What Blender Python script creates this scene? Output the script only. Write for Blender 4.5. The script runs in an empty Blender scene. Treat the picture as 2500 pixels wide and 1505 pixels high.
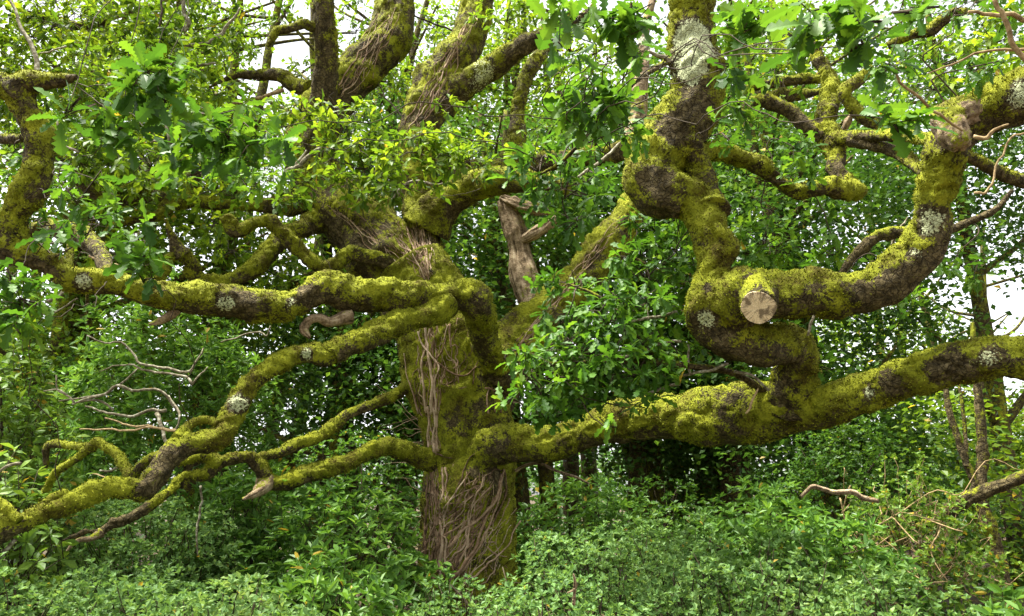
import bpy, math, random
import numpy as np
from mathutils import Matrix, Vector
from mathutils.bvhtree import BVHTree

random.seed(7)
rng = np.random.default_rng(7)
sc = bpy.context.scene
col = sc.collection

# ------------------------------------------------------------------ camera
W0, H0 = 2500.0, 1505.0
FPX = 1962.0
PITCH = math.radians(13.0)
CAMZ = 1.6
cam = bpy.data.cameras.new('camera')
cam.sensor_width = 36.0
cam.lens = 36.0 * FPX / W0
cam.clip_start = 0.05
cam.clip_end = 2000
camo = bpy.data.objects.new('camera', cam)
camo.location = (0, 0, CAMZ)
camo.rotation_euler = (math.pi / 2 + PITCH, 0, 0)
col.objects.link(camo)
sc.camera = camo

# ------------------------------------------------------------------ sky, sun, exposure
SUN_EL, SUN_AZ = math.radians(72), math.radians(-88)      # azimuth from +Y, clockwise seen from above
world = bpy.data.worlds.new('World')
sc.world = world
world.use_nodes = True
wn = world.node_tree
wn.nodes.clear()
sky = wn.nodes.new('ShaderNodeTexSky')
sky.sky_type = 'NISHITA'
sky.sun_disc = False
sky.sun_elevation = SUN_EL
sky.sun_rotation = SUN_AZ
sky.dust_density = 2.0
sky.air_density = 1.0
hsv = wn.nodes.new('ShaderNodeHueSaturation')
hsv.inputs['Saturation'].default_value = 0.15            # overcast: nearly colourless sky
bg = wn.nodes.new('ShaderNodeBackground')
bg.inputs['Strength'].default_value = 0.10
wo = wn.nodes.new('ShaderNodeOutputWorld')
wn.links.new(sky.outputs[0], hsv.inputs['Color'])
wn.links.new(hsv.outputs[0], bg.inputs['Color'])
wn.links.new(bg.outputs[0], wo.inputs['Surface'])

sun = bpy.data.lights.new('sun', 'SUN')
sun.energy = 4.8
sun.angle = math.radians(22)
sun.color = (1.0, 0.96, 0.88)
suno = bpy.data.objects.new('sun', sun)
sd = Vector((math.sin(SUN_AZ) * math.cos(SUN_EL), math.cos(SUN_AZ) * math.cos(SUN_EL), math.sin(SUN_EL)))
suno.rotation_euler = sd.to_track_quat('Z', 'Y').to_euler()
suno.location = (0, 0, 30)
col.objects.link(suno)

vs = sc.view_settings
vs.view_transform = 'Standard'
vs.look = 'None'
vs.exposure = 2.15
vs.gamma = 1.0
vs.use_curve_mapping = False
try:
    sc.cycles.max_bounces = 8
    sc.cycles.diffuse_bounces = 4
    sc.cycles.transmission_bounces = 4
    sc.cycles.glossy_bounces = 2
    sc.cycles.use_denoising = True
except Exception:
    pass

# ------------------------------------------------------------------ photograph pixel + ground distance -> place
CP, SP = math.cos(PITCH), math.sin(PITCH)
def at(px, py, Y):
    u = (px - W0 / 2) / FPX
    v = (H0 / 2 - py) / FPX
    dy = CP - v * SP
    dz = SP + v * CP
    t = Y / dy
    return np.array([u * t, Y, CAMZ + dz * t])
def depth_of(p):
    return p[..., 1] * CP + (p[..., 2] - CAMZ) * SP
def to_px(p):
    p = np.asarray(p, float)
    d = depth_of(p)
    u = p[..., 0] / d
    v = ((p[..., 2] - CAMZ) * CP - p[..., 1] * SP) / d
    return W0 / 2 + u * FPX, H0 / 2 - v * FPX, d
KC = 850.0 / 2465.0
OFF = {1: (0, 0), 2: (800, 0), 3: (1650, 0), 4: (0, 500), 5: (800, 500), 6: (1650, 500), 7: (0, 995), 8: (800, 995), 9: (1650, 995)}
def C(c, pts):
    """points measured on an enlarged tile of the photograph -> photograph pixels (x, y[, radius])"""
    ox, oy = OFF[c]
    return [(ox + p[0] * KC, oy + p[1] * KC) + tuple(q * KC for q in p[2:3]) for p in pts]

# ------------------------------------------------------------------ noise
def _hash(ix, iy, iz):
    n = (ix * 374761393 + iy * 668265263 + iz * 1274126177) & 0xffffffff
    n = ((n ^ (n >> 13)) * 1274126177) & 0xffffffff
    n = (n ^ (n >> 16)) & 0xffff
    return n / 32767.5 - 1.0
def noise(p):
    p = np.asarray(p, float)
    i = np.floor(p).astype(np.int64)
    f = p - i
    f = f * f * (3 - 2 * f)
    out = 0
    for dx in (0, 1):
        wx = f[..., 0] if dx else 1 - f[..., 0]
        for dy in (0, 1):
            wy = f[..., 1] if dy else 1 - f[..., 1]
            for dz in (0, 1):
                wz = f[..., 2] if dz else 1 - f[..., 2]
                out = out + wx * wy * wz * _hash(i[..., 0] + dx, i[..., 1] + dy, i[..., 2] + dz)
    return out
def fbm(p, o=3):
    a, s, r = 1.0, 0.0, 0.0
    for k in range(o):
        r = r + a * noise(p * (2.03 ** k) + 17.3 * k)
        s += a
        a *= 0.5
    return r / s
def sstep(a, b, x):
    t = np.clip((x - a) / (b - a), 0, 1)
    return t * t * (3 - 2 * t)
def unit(v):
    return v / np.maximum(np.linalg.norm(v, axis=-1, keepdims=True), 1e-9)

# ------------------------------------------------------------------ materials
def N(t, kind, **kw):
    n = t.nodes.new(kind)
    for k, v in kw.items():
        setattr(n, k, v)
    return n
def mixc(t, fac, a, b, mode='MIX'):
    m = t.nodes.new('ShaderNodeMix')
    m.data_type = 'RGBA'
    m.blend_type = mode
    for sock, val in ((m.inputs[0], fac), (m.inputs[6], a), (m.inputs[7], b)):
        if isinstance(val, (int, float)):
            sock.default_value = val
        elif isinstance(val, tuple):
            sock.default_value = val + (1,)
        else:
            t.links.new(val, sock)
    return m.outputs[2]
def mth(t, op, a, b=None, clamp=False):
    m = t.nodes.new('ShaderNodeMath')
    m.operation = op
    m.use_clamp = clamp
    for sock, val in ((m.inputs[0], a), (m.inputs[1], b)):
        if val is None:
            continue
        if isinstance(val, (int, float)):
            sock.default_value = val
        else:
            t.links.new(val, sock)
    return m.outputs[0]
def ramp(t, fac, stops):
    r = t.nodes.new('ShaderNodeValToRGB')
    e = r.color_ramp.elements
    while len(e) < len(stops):
        e.new(0.5)
    for i, (p, c) in enumerate(stops):
        e[i].position = p
        e[i].color = tuple(c) + (1,) if len(c) == 3 else c
    t.links.new(fac, r.inputs[0])
    return r.outputs[0]
def nz(t, vec, scale, detail=3, rough=0.55):
    n = t.nodes.new('ShaderNodeTexNoise')
    n.inputs['Scale'].default_value = scale
    n.inputs['Detail'].default_value = detail
    n.inputs['Roughness'].default_value = rough
    if vec is not None:
        t.links.new(vec, n.inputs['Vector'])
    return n.outputs['Fac']
def newmat(name):
    m = bpy.data.materials.new(name)
    m.use_nodes = True
    t = m.node_tree
    t.nodes.clear()
    o = t.nodes.new('ShaderNodeOutputMaterial')
    return m, t, o
def attr(t, name):
    a = t.nodes.new('ShaderNodeAttribute')
    a.attribute_name = name
    return a.outputs['Fac']

def bark_material(name, bark_stops, moss_stops, lichen_col, bump=1.0, grain=0.10, crk=0.55):
    m, t, o = newmat(name)
    geo = t.nodes.new('ShaderNodeNewGeometry')
    pos = geo.outputs['Position']
    n1 = nz(t, pos, 14, 5, 0.62)
    n2 = nz(t, pos, 55, 4, 0.6)
    n3 = nz(t, pos, 4.0, 3, 0.5)
    n4 = nz(t, pos, 170, 2, 0.5)
    bf_ = mth(t, 'ADD', mth(t, 'MULTIPLY', n1, 0.6), mth(t, 'MULTIPLY', n2, 0.4))
    bf_ = mth(t, 'ADD', bf_, mth(t, 'MULTIPLY', attr(t, 'grain'), grain))
    bark = ramp(t, bf_, bark_stops)
    wv = t.nodes.new('ShaderNodeVectorMath')
    wv.operation = 'ADD'
    wn_ = t.nodes.new('ShaderNodeTexNoise')
    wn_.inputs['Scale'].default_value = 9
    wn_.inputs['Detail'].default_value = 3
    t.links.new(pos, wn_.inputs['Vector'])
    ws = t.nodes.new('ShaderNodeVectorMath')
    ws.operation = 'SCALE'
    ws.inputs['Scale'].default_value = 0.14
    t.links.new(wn_.outputs['Color'], ws.inputs[0])
    t.links.new(pos, wv.inputs[0])
    t.links.new(ws.outputs[0], wv.inputs[1])
    vo = t.nodes.new('ShaderNodeTexVoronoi')
    vo.feature = 'DISTANCE_TO_EDGE'
    vo.inputs['Scale'].default_value = 19
    t.links.new(wv.outputs[0], vo.inputs['Vector'])
    crack = ramp(t, vo.outputs['Distance'], [(0.0, (0, 0, 0)), (0.12, (1, 1, 1))])
    bark = mixc(t, crack, mixc(t, crk, bark, (0.014, 0.010, 0.006)), bark)
    moss = ramp(t, mth(t, 'ADD', mth(t, 'MULTIPLY', n3, 0.5), mth(t, 'ADD', mth(t, 'MULTIPLY', n1, 0.2), mth(t, 'MULTIPLY', n2, 0.3))), moss_stops)
    mm = mth(t, 'ADD', attr(t, 'moss'), mth(t, 'MULTIPLY', mth(t, 'SUBTRACT', n2, 0.5), 1.6))
    mm = mth(t, 'ADD', mm, mth(t, 'MULTIPLY', mth(t, 'SUBTRACT', n1, 0.5), 1.7))
    mf = ramp(t, mm, [(0.36, (0, 0, 0)), (0.58, (1, 1, 1))])
    c = mixc(t, mf, bark, moss)
    lm = mth(t, 'ADD', attr(t, 'lichen'), mth(t, 'MULTIPLY', mth(t, 'SUBTRACT', n2, 0.5), 1.5))
    lf = ramp(t, lm, [(0.50, (0, 0, 0)), (0.60, (1, 1, 1))])
    lc = mixc(t, ramp(t, mth(t, 'ADD', mth(t, 'MULTIPLY', n4, 0.6), mth(t, 'MULTIPLY', n2, 0.4)), [(0.40, (1, 1, 1)), (0.56, (0, 0, 0))]), lichen_col, tuple(x * 0.42 for x in lichen_col))
    c = mixc(t, lf, c, lc)
    b = t.nodes.new('ShaderNodeBsdfPrincipled')
    t.links.new(c, b.inputs['Base Color'])
    b.inputs['Roughness'].default_value = 0.9
    b.inputs['Specular IOR Level'].default_value = 0.15
    h = mth(t, 'ADD', mth(t, 'MULTIPLY', n2, 0.6), mth(t, 'ADD', mth(t, 'MULTIPLY', n4, 0.25), n1))
    h = mth(t, 'ADD', h, mth(t, 'MULTIPLY', mth(t, 'MULTIPLY', crack, mth(t, 'SUBTRACT', 1.0, mf)), crk * 0.9))
    bp = t.nodes.new('ShaderNodeBump')
    bp.inputs['Strength'].default_value = 0.9 * bump
    bp.inputs['Distance'].default_value = 0.03
    t.links.new(h, bp.inputs['Height'])
    t.links.new(bp.outputs[0], b.inputs['Normal'])
    t.links.new(b.outputs[0], o.inputs['Surface'])
    return m

def leaf_material(name, stops, trans_gain=(1.35, 1.25, 0.7), trans=0.42, rough=0.5, spec=0.22, yellow=0.985):
    m, t, o = newmat(name)
    oi = t.nodes.new('ShaderNodeObjectInfo')
    r = mth(t, 'FRACT', mth(t, 'ADD', attr(t, 'rnd'), oi.outputs['Random']))
    geo = t.nodes.new('ShaderNodeNewGeometry')
    big = nz(t, geo.outputs['Position'], 1.1, 2, 0.5)
    f = mth(t, 'ADD', mth(t, 'MULTIPLY', r, 0.55), mth(t, 'SUBTRACT', mth(t, 'MULTIPLY', big, 0.9), 0.22), True)
    c = ramp(t, f, stops)
    yl = mth(t, 'GREATER_THAN', r, yellow)
    c = mixc(t, yl, c, (0.46, 0.33, 0.04))
    fine = nz(t, geo.outputs['Position'], 60, 2, 0.5)
    c = mixc(t, mth(t, 'MULTIPLY', fine, 0.35), c, (0.03, 0.07, 0.012))
    b = t.nodes.new('ShaderNodeBsdfPrincipled')
    t.links.new(c, b.inputs['Base Color'])
    b.inputs['Roughness'].default_value = rough
    b.inputs['Specular IOR Level'].default_value = spec
    tr = t.nodes.new('ShaderNodeBsdfTranslucent')
    tc = mixc(t, 1.0, c, trans_gain, 'MULTIPLY')
    t.links.new(tc, tr.inputs['Color'])
    mx = t.nodes.new('ShaderNodeMixShader')
    mx.inputs[0].default_value = trans
    t.links.new(b.outputs[0], mx.inputs[1])
    t.links.new(tr.outputs[0], mx.inputs[2])
    t.links.new(mx.outputs[0], o.inputs['Surface'])
    return m

def simple_material(name, stops, scale=20, rough=0.85, use_rnd=False, bump=0.5):
    m, t, o = newmat(name)
    geo = t.nodes.new('ShaderNodeNewGeometry')
    f = nz(t, geo.outputs['Position'], scale, 4, 0.6)
    if use_rnd:
        oi = t.nodes.new('ShaderNodeObjectInfo')
        r = mth(t, 'FRACT', mth(t, 'ADD', attr(t, 'rnd'), oi.outputs['Random']))
        f = mth(t, 'ADD', mth(t, 'MULTIPLY', f, 0.6), mth(t, 'MULTIPLY', r, 0.4))
    c = ramp(t, f, stops)
    b = t.nodes.new('ShaderNodeBsdfPrincipled')
    t.links.new(c, b.inputs['Base Color'])
    b.inputs['Roughness'].default_value = rough
    b.inputs['Specular IOR Level'].default_value = 0.2
    if bump:
        bp = t.nodes.new('ShaderNodeBump')
        bp.inputs['Strength'].default_value = bump
        bp.inputs['Distance'].default_value = 0.01
        t.links.new(f, bp.inputs['Height'])
        t.links.new(bp.outputs[0], b.inputs['Normal'])
    t.links.new(b.outputs[0], o.inputs['Surface'])
    return m

MOSS = [(0.34, (0.022, 0.015, 0.003)), (0.42, (0.080, 0.070, 0.006)), (0.51, (0.160, 0.178, 0.010)), (0.63, (0.285, 0.300, 0.018))]
OAKBARK = [(0.30, (0.018, 0.015, 0.006)), (0.48, (0.070, 0.054, 0.022)), (0.60, (0.15, 0.118, 0.055)), (0.72, (0.26, 0.22, 0.125))]
M = {}
M['bark'] = bark_material('oak_bark_moss', OAKBARK, MOSS, (0.58, 0.63, 0.35))
M['dead'] = bark_material('dead_wood', [(0.30, (0.05, 0.035, 0.018)), (0.46, (0.21, 0.15, 0.085)), (0.59, (0.38, 0.29, 0.18)), (0.73, (0.54, 0.45, 0.31))], MOSS, (0.50, 0.54, 0.40), 1.0, 0.24, 0.12)
M['twig'] = simple_material('grey_twig', [(0.3, (0.045, 0.036, 0.020)), (0.5, (0.15, 0.13, 0.08)), (0.68, (0.36, 0.35, 0.26))], 30)
M['tan_twig'] = simple_material('tan_twig', [(0.3, (0.10, 0.065, 0.03)), (0.5, (0.27, 0.19, 0.09)), (0.7, (0.42, 0.33, 0.17))], 30)
M['dark_twig'] = simple_material('brown_twig', [(0.3, (0.018, 0.013, 0.008)), (0.6, (0.06, 0.045, 0.025)), (0.75, (0.11, 0.09, 0.05))], 30)
M['ivy'] = simple_material('ivy_wood', [(0.25, (0.05, 0.03, 0.017)), (0.45, (0.20, 0.125, 0.07)), (0.6, (0.33, 0.235, 0.145)), (0.78, (0.44, 0.35, 0.24))], 26, use_rnd=True)
M['moss'] = simple_material('moss_fur', [(0.25, (0.030, 0.028, 0.004)), (0.41, (0.108, 0.118, 0.008)), (0.57, (0.215, 0.235, 0.013)), (0.76, (0.35, 0.355, 0.025))], 4, use_rnd=True, bump=0)
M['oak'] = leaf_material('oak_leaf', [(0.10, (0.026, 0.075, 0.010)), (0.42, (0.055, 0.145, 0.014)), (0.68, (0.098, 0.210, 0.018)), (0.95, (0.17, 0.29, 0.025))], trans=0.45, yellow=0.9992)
M['oak_backlit'] = leaf_material('oak_backlit_leaf', [(0.10, (0.038, 0.086, 0.009)), (0.42, (0.098, 0.185, 0.013)), (0.68, (0.175, 0.27, 0.018)), (0.95, (0.27, 0.35, 0.024))], trans=0.55, yellow=0.996)  # oak leaf again for the crown, backlight glow put into colour and translucency
M['laurel'] = leaf_material('laurel_leaf', [(0.10, (0.038, 0.100, 0.016)), (0.45, (0.090, 0.205, 0.028)), (0.75, (0.155, 0.30, 0.045)), (0.95, (0.22, 0.37, 0.07))], trans=0.36, rough=0.46, spec=0.25, yellow=0.994)
M['hawthorn'] = leaf_material('hawthorn_leaf', [(0.10, (0.060, 0.135, 0.034)), (0.45, (0.125, 0.240, 0.062)), (0.75, (0.20, 0.33, 0.098)), (0.95, (0.30, 0.42, 0.14))], trans=0.38, rough=0.55, yellow=0.996)
M['bramble'] = leaf_material('bramble_leaf', [(0.10, (0.06, 0.12, 0.018)), (0.45, (0.12, 0.22, 0.028)), (0.75, (0.19, 0.30, 0.04)), (0.95, (0.28, 0.36, 0.05))], trans=0.35, rough=0.45, yellow=0.97)
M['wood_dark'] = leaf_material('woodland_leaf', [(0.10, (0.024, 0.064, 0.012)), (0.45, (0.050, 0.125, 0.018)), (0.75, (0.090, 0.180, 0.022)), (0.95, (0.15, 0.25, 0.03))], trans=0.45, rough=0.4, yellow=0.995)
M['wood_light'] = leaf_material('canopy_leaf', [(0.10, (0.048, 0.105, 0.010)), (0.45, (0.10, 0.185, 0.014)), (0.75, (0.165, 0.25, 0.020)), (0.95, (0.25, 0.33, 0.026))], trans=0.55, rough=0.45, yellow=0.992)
M['floor'] = simple_material('leaf_litter', [(0.3, (0.02, 0.014, 0.008)), (0.5, (0.05, 0.035, 0.018)), (0.7, (0.09, 0.065, 0.03))], 6)

def cut_material():
    m, t, o = newmat('sawn_wood')
    tc = t.nodes.new('ShaderNodeTexCoord')
    ob = tc.outputs['Object']
    sep = t.nodes.new('ShaderNodeSeparateXYZ')
    t.links.new(ob, sep.inputs[0])
    ang = mth(t, 'ARCTAN2', sep.outputs[1], sep.outputs[0])
    rad = mth(t, 'SQRT', mth(t, 'ADD', mth(t, 'POWER', sep.outputs[0], 2.0), mth(t, 'POWER', sep.outputs[1], 2.0)))
    cmb = t.nodes.new('ShaderNodeCombineXYZ')
    t.links.new(mth(t, 'MULTIPLY', ang, 6.0), cmb.inputs[0])
    t.links.new(mth(t, 'MULTIPLY', rad, 6.0), cmb.inputs[1])
    n = nz(t, cmb.outputs[0], 2.2, 4, 0.6)
    c = ramp(t, n, [(0.3, (0.40, 0.27, 0.13)), (0.5, (0.70, 0.56, 0.33)), (0.7, (0.82, 0.71, 0.48))])
    rings = mth(t, 'SINE', mth(t, 'MULTIPLY', rad, 420.0))
    c = mixc(t, mth(t, 'MULTIPLY', mth(t, 'ADD', rings, 1.0), 0.10), c, (0.30, 0.20, 0.10))
    st = nz(t, ob, 12, 4, 0.65)
    sf = ramp(t, st, [(0.50, (0, 0, 0)), (0.60, (1, 1, 1))])
    c = mixc(t, mth(t, 'MULTIPLY', sf, 0.85), c, (0.09, 0.06, 0.03))
    cr = ramp(t, nz(t, cmb.outputs[0], 1.3, 1, 0.3), [(0.47, (0, 0, 0)), (0.50, (1, 1, 1)), (0.53, (0, 0, 0))])
    c = mixc(t, mth(t, 'MULTIPLY', cr, 0.7), c, (0.07, 0.04, 0.02))
    b = t.nodes.new('ShaderNodeBsdfPrincipled')
    t.links.new(c, b.inputs['Base Color'])
    b.inputs['Roughness'].default_value = 0.8
    t.links.new(b.outputs[0], o.inputs['Surface'])
    return m
M['cut'] = cut_material()

# ------------------------------------------------------------------ object helpers
def empty(name, loc, label, cat, group=None):
    o = bpy.data.objects.new(name, None)
    o.location = Vector(loc)
    o.empty_display_size = 0.2
    col.objects.link(o)
    o['label'] = label
    o['category'] = cat
    if group:
        o['group'] = group
    return o
def link(name, me, mat, parent=None, kind=None, label=None):
    o = bpy.data.objects.new(name, me)
    if mat and not me.materials:
        me.materials.append(mat)
    col.objects.link(o)
    if parent is not None:
        par_to(o, parent)
    if kind:
        o['kind'] = kind
    if label:
        o['label'] = label
    return o
WLOC = {}
def par_to(o, parent):
    """keeps the object's world place (parents carry translations only)"""
    o.parent = parent
    p, off = parent, Vector((0, 0, 0))
    while p is not None:
        off += p.location
        p = p.parent
    o.location = o.location - off
def mesh(name, v, f, smooth=True, attrs=None, per='POINT'):
    """v (n,3); f: (m,k) array of polygons of equal size, or a list of such arrays"""
    me = bpy.data.meshes.new(name)
    fs = f if isinstance(f, list) else [f]
    fs = [np.asarray(a, np.int32) for a in fs if len(a)]
    v = np.asarray(v, np.float32)
    nl = sum(a.size for a in fs)
    nf = sum(len(a) for a in fs)
    me.vertices.add(len(v))
    me.vertices.foreach_set('co', v.ravel())
    me.loops.add(nl)
    me.loops.foreach_set('vertex_index', np.concatenate([a.ravel() for a in fs]))
    me.polygons.add(nf)
    tot = np.concatenate([np.full(len(a), a.shape[1], np.int32) for a in fs])
    st = np.concatenate([[0], np.cumsum(tot)[:-1]]).astype(np.int32)
    me.polygons.foreach_set('loop_start', st)
    me.polygons.foreach_set('loop_total', tot)
    me.polygons.foreach_set('use_smooth', np.full(nf, smooth, bool))
    me.update(calc_edges=True)
    for k, a in (attrs or {}).items():
        at_ = me.attributes.new(k, 'FLOAT', per)
        at_.data.foreach_set('value', np.asarray(a, np.float32))
    me.validate(clean_customdata=False)
    return me

# ------------------------------------------------------------------ tubes
def catmull(P, per):
    P = np.asarray(P, float)
    Q = np.vstack([2 * P[0] - P[1], P, 2 * P[-1] - P[-2]])
    out = []
    for i in range(1, len(Q) - 2):
        n = per[i - 1]
        t = np.linspace(0, 1, n, endpoint=False)[:, None]
        p0, p1, p2, p3 = Q[i - 1], Q[i], Q[i + 1], Q[i + 2]
        out.append(0.5 * ((2 * p1) + (-p0 + p2) * t + (2 * p0 - 5 * p1 + 4 * p2 - p3) * t * t + (-p0 + 3 * p1 - 3 * p2 + p3) * t ** 3))
    out.append(Q[-2][None, :])
    return np.vstack(out)
def frames(c):
    t = unit(np.gradient(c, axis=0))
    n = np.zeros_like(c)
    a = np.array([0, 0, 1.0]) if abs(t[0][2]) < 0.9 else np.array([1.0, 0, 0])
    u = np.cross(t[0], a)
    u /= np.linalg.norm(u)
    for i in range(len(c)):
        u = u - t[i] * np.dot(u, t[i])
        u /= max(np.linalg.norm(u), 1e-9)
        n[i] = u
    return t, n, np.cross(t, n)
def tube_grid(ctrl, ds=None, seg=None, nmax=96):
    """ctrl (n,4): x, y, z, radius -> centre line, radii, ring directions"""
    ctrl = np.asarray(ctrl, float)
    L = np.linalg.norm(np.diff(ctrl[:, :3], axis=0), axis=1)
    rm = float(np.median(ctrl[:, 3]))
    if ds is None:
        ds = min(max(rm * 0.18, 0.0145), 0.0265)
    per = np.maximum(2, np.ceil(L / ds).astype(int))
    c4 = catmull(ctrl, per)
    c, r = c4[:, :3], np.maximum(c4[:, 3], 0.0008)
    if seg is None:
        seg = int(np.clip(2 * math.pi * ctrl[:, 3].max() / ds, 8, nmax))
    t, n, b = frames(c)
    th = np.linspace(0, 2 * math.pi, seg, endpoint=False)
    d = n[:, None, :] * np.cos(th)[None, :, None] + b[:, None, :] * np.sin(th)[None, :, None]
    return c, r, d, th
def tube_faces(nr, seg):
    i = np.arange(nr - 1)[:, None] * seg
    j = np.arange(seg)[None, :]
    k = (j + 1) % seg
    return np.stack([i + j, i + k, i + seg + k, i + seg + j], -1).reshape(-1, 4)
def close_ends(v, nr, seg):
    a, b = len(v), len(v) + 1
    v2 = np.vstack([v, v[:seg].mean(0), v[(nr - 1) * seg:].mean(0)])
    j = np.arange(seg)
    k = (j + 1) % seg
    f = np.vstack([np.stack([k, j, np.full(seg, a)], -1), np.stack([(nr - 1) * seg + j, (nr - 1) * seg + k, np.full(seg, b)], -1)])
    return v2, f
def thin_tube(pts, radii, seg=5):
    """cheap tube through the given points"""
    c = np.asarray(pts, float)
    t, n, b = frames(c)
    th = np.linspace(0, 2 * math.pi, seg, endpoint=False)
    d = n[:, None, :] * np.cos(th)[None, :, None] + b[:, None, :] * np.sin(th)[None, :, None]
    v = (c[:, None, :] + d * np.asarray(radii)[:, None, None]).reshape(-1, 3)
    f = tube_faces(len(c), seg)
    v, cf = close_ends(v, len(c), seg)
    return v, f, cf
class Bag:
    """collects thin tubes into one mesh"""
    def __init__(s):
        s.v, s.q, s.t, s.n = [], [], [], 0
    def add(s, pts, radii, seg=4):
        v, f, cf = thin_tube(pts, radii, seg)
        s.v.append(v); s.q.append(f + s.n); s.t.append(cf + s.n); s.n += len(v)
    def build(s, name, mat, parent=None, kind=None, label=None):
        if not s.v:
            return None
        me = mesh(name, np.vstack(s.v), [np.vstack(s.q), np.vstack(s.t)])
        return link(name, me, mat, parent, kind, label)

BR = {}          # branch records: centre line, radii
SURF = []        # surfaces that ivy can climb: (verts, faces)
MOSS_DENSITY = 4900
n_moss = 0
def make_limb(name, key, ctrl, parent, mat='bark', moss=0.6, lichen=0.0, spots=(), lump=0.15, ridge=0.0, fur=1.0, climb=False, label=None, seedoff=0.0, collar=False):
    """one limb: swept, lumpy, bark-ridged; moss and lichen grow where the attributes say"""
    global n_moss
    c, r, d, th = tube_grid(ctrl)
    nr, seg = len(c), len(th)
    BR[key] = (c, r)
    base = c[:, None, :] + d * r[:, None, None]
    so = seedoff + 13.7 * (hash_name(key) % 97)
    s = np.concatenate([[0], np.cumsum(np.linalg.norm(np.diff(c, axis=0), axis=1))])
    R = r[:, None]
    rm = max(float(np.median(r)), 0.02)
    q = base + so
    disp = R * lump * (fbm(q * (0.6 / rm), 2) * 1.5 + 0.45 * noise(q * (1.7 / rm)))
    nk = int(s[-1] / (3.2 * rm + 0.12))
    for _ in range(nk):                               # burrs and knots
        i_, j_ = rng.integers(nr), rng.integers(seg)
        kr = R.mean() * rng.uniform(0.35, 0.75)
        d2 = ((base - base[i_, j_]) ** 2).sum(-1)
        disp = disp + R * rng.uniform(0.10, 0.34) * lump / 0.15 * np.exp(-d2 / (kr * kr)) * (1 if rng.random() < 0.8 else -0.7)
    if collar:
        disp = disp + R * 0.55 * np.exp(-s / (2.6 * r[0]))[:, None]
    up = d[:, :, 2]
    mm = 0.50 + up * 0.50 + (moss - 0.5) * 1.5 + 0.95 * fbm(q * 3.1, 3) + 0.25 * noise(q * 13)
    mm = np.clip(mm, 0, 1)
    li = np.clip(lichen * 1.1 + 0.9 * (fbm(q * 2.6 + 51, 3) - 0.42) * (1.6 if lichen > 0 else 0.0), 0, 1) if lichen > 0 else np.zeros_like(mm)
    if ridge > 0:
        rp = np.stack([np.cos(th)[None, :] * 7 * np.ones((nr, 1)), np.sin(th)[None, :] * 7 * np.ones((nr, 1)), np.repeat(s[:, None] * 2.2, seg, 1)], -1) + so
        rg = 1 - np.abs(noise(rp + 0.6 * noise(rp * 0.7)[..., None])) * 2
        disp = disp + ridge * 1.5 * rg * (1 - 0.35 * mm)
    big = min(1, rm / 0.11)
    crev = np.abs(noise(q * 8.5 + 0.5 * noise(q * 15)[..., None]))
    disp = disp + mm * big * (0.030 * sstep(0.0, 0.42, crev) - 0.012 + 0.014 * noise(q * 20)) + 0.005 * big * noise(q * 38)
    disp = disp + (1 - mm) * big * 0.012 * fbm(q * np.array([9, 9, 9]), 2)
    grain = noise(np.stack([np.cos(th)[None, :] * (4 + 30 * rm) * np.ones((nr, 1)), np.sin(th)[None, :] * (4 + 30 * rm) * np.ones((nr, 1)), np.repeat(s[:, None] * 3.0, seg, 1)], -1) + so)
    grain = 0.6 * grain + 0.6 * noise(np.stack([np.cos(th)[None, :] * (9 + 70 * rm) * np.ones((nr, 1)), np.sin(th)[None, :] * (9 + 70 * rm) * np.ones((nr, 1)), np.repeat(s[:, None] * 5.0, seg, 1)], -1) + so)
    v = base + d * disp[..., None]
    for (px, py, rad, what) in spots:
        i = int(np.argmin((lambda X: (X[0] - px) ** 2 + (X[1] - py) ** 2)(to_px(c))))
        p0 = c[i] + unit(np.array([0, 0, CAMZ]) - c[i]) * r[i] * 0.8
        dist = np.linalg.norm(v - p0, axis=-1)
        k = 1 - sstep(rad * 0.35, rad * 1.25, dist * (1 + 0.55 * fbm(q * 7, 3)))
        if what == 'lichen':
            li = np.maximum(li, k * (0.66 if rad < 0.15 else 0.95))
            mm = mm * (1 - k)
        elif what == 'bare':
            mm = mm * (1 - 0.95 * k)
    vv = v.reshape(-1, 3)
    f = tube_faces(nr, seg)
    vv2, cf = close_ends(vv, nr, seg)
    pad = lambda a: np.concatenate([a.ravel(), [a[0].mean(), a[-1].mean()]])
    me = mesh(name, vv2, [f, cf], True, {'moss': pad(mm), 'lichen': pad(li), 'grain': pad(grain)})
    o = link(name, me, M[mat], parent, label=label)
    if climb:
        SURF.append((vv, f))
    if fur > 0:
        fur_moss(vv, f, mm.ravel() * (1 - li.ravel()), o, fur, c)
    return o
def hash_name(k):
    h = 7
    for ch in k:
        h = (h * 31 + ord(ch)) & 0xffffff
    return h
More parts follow.
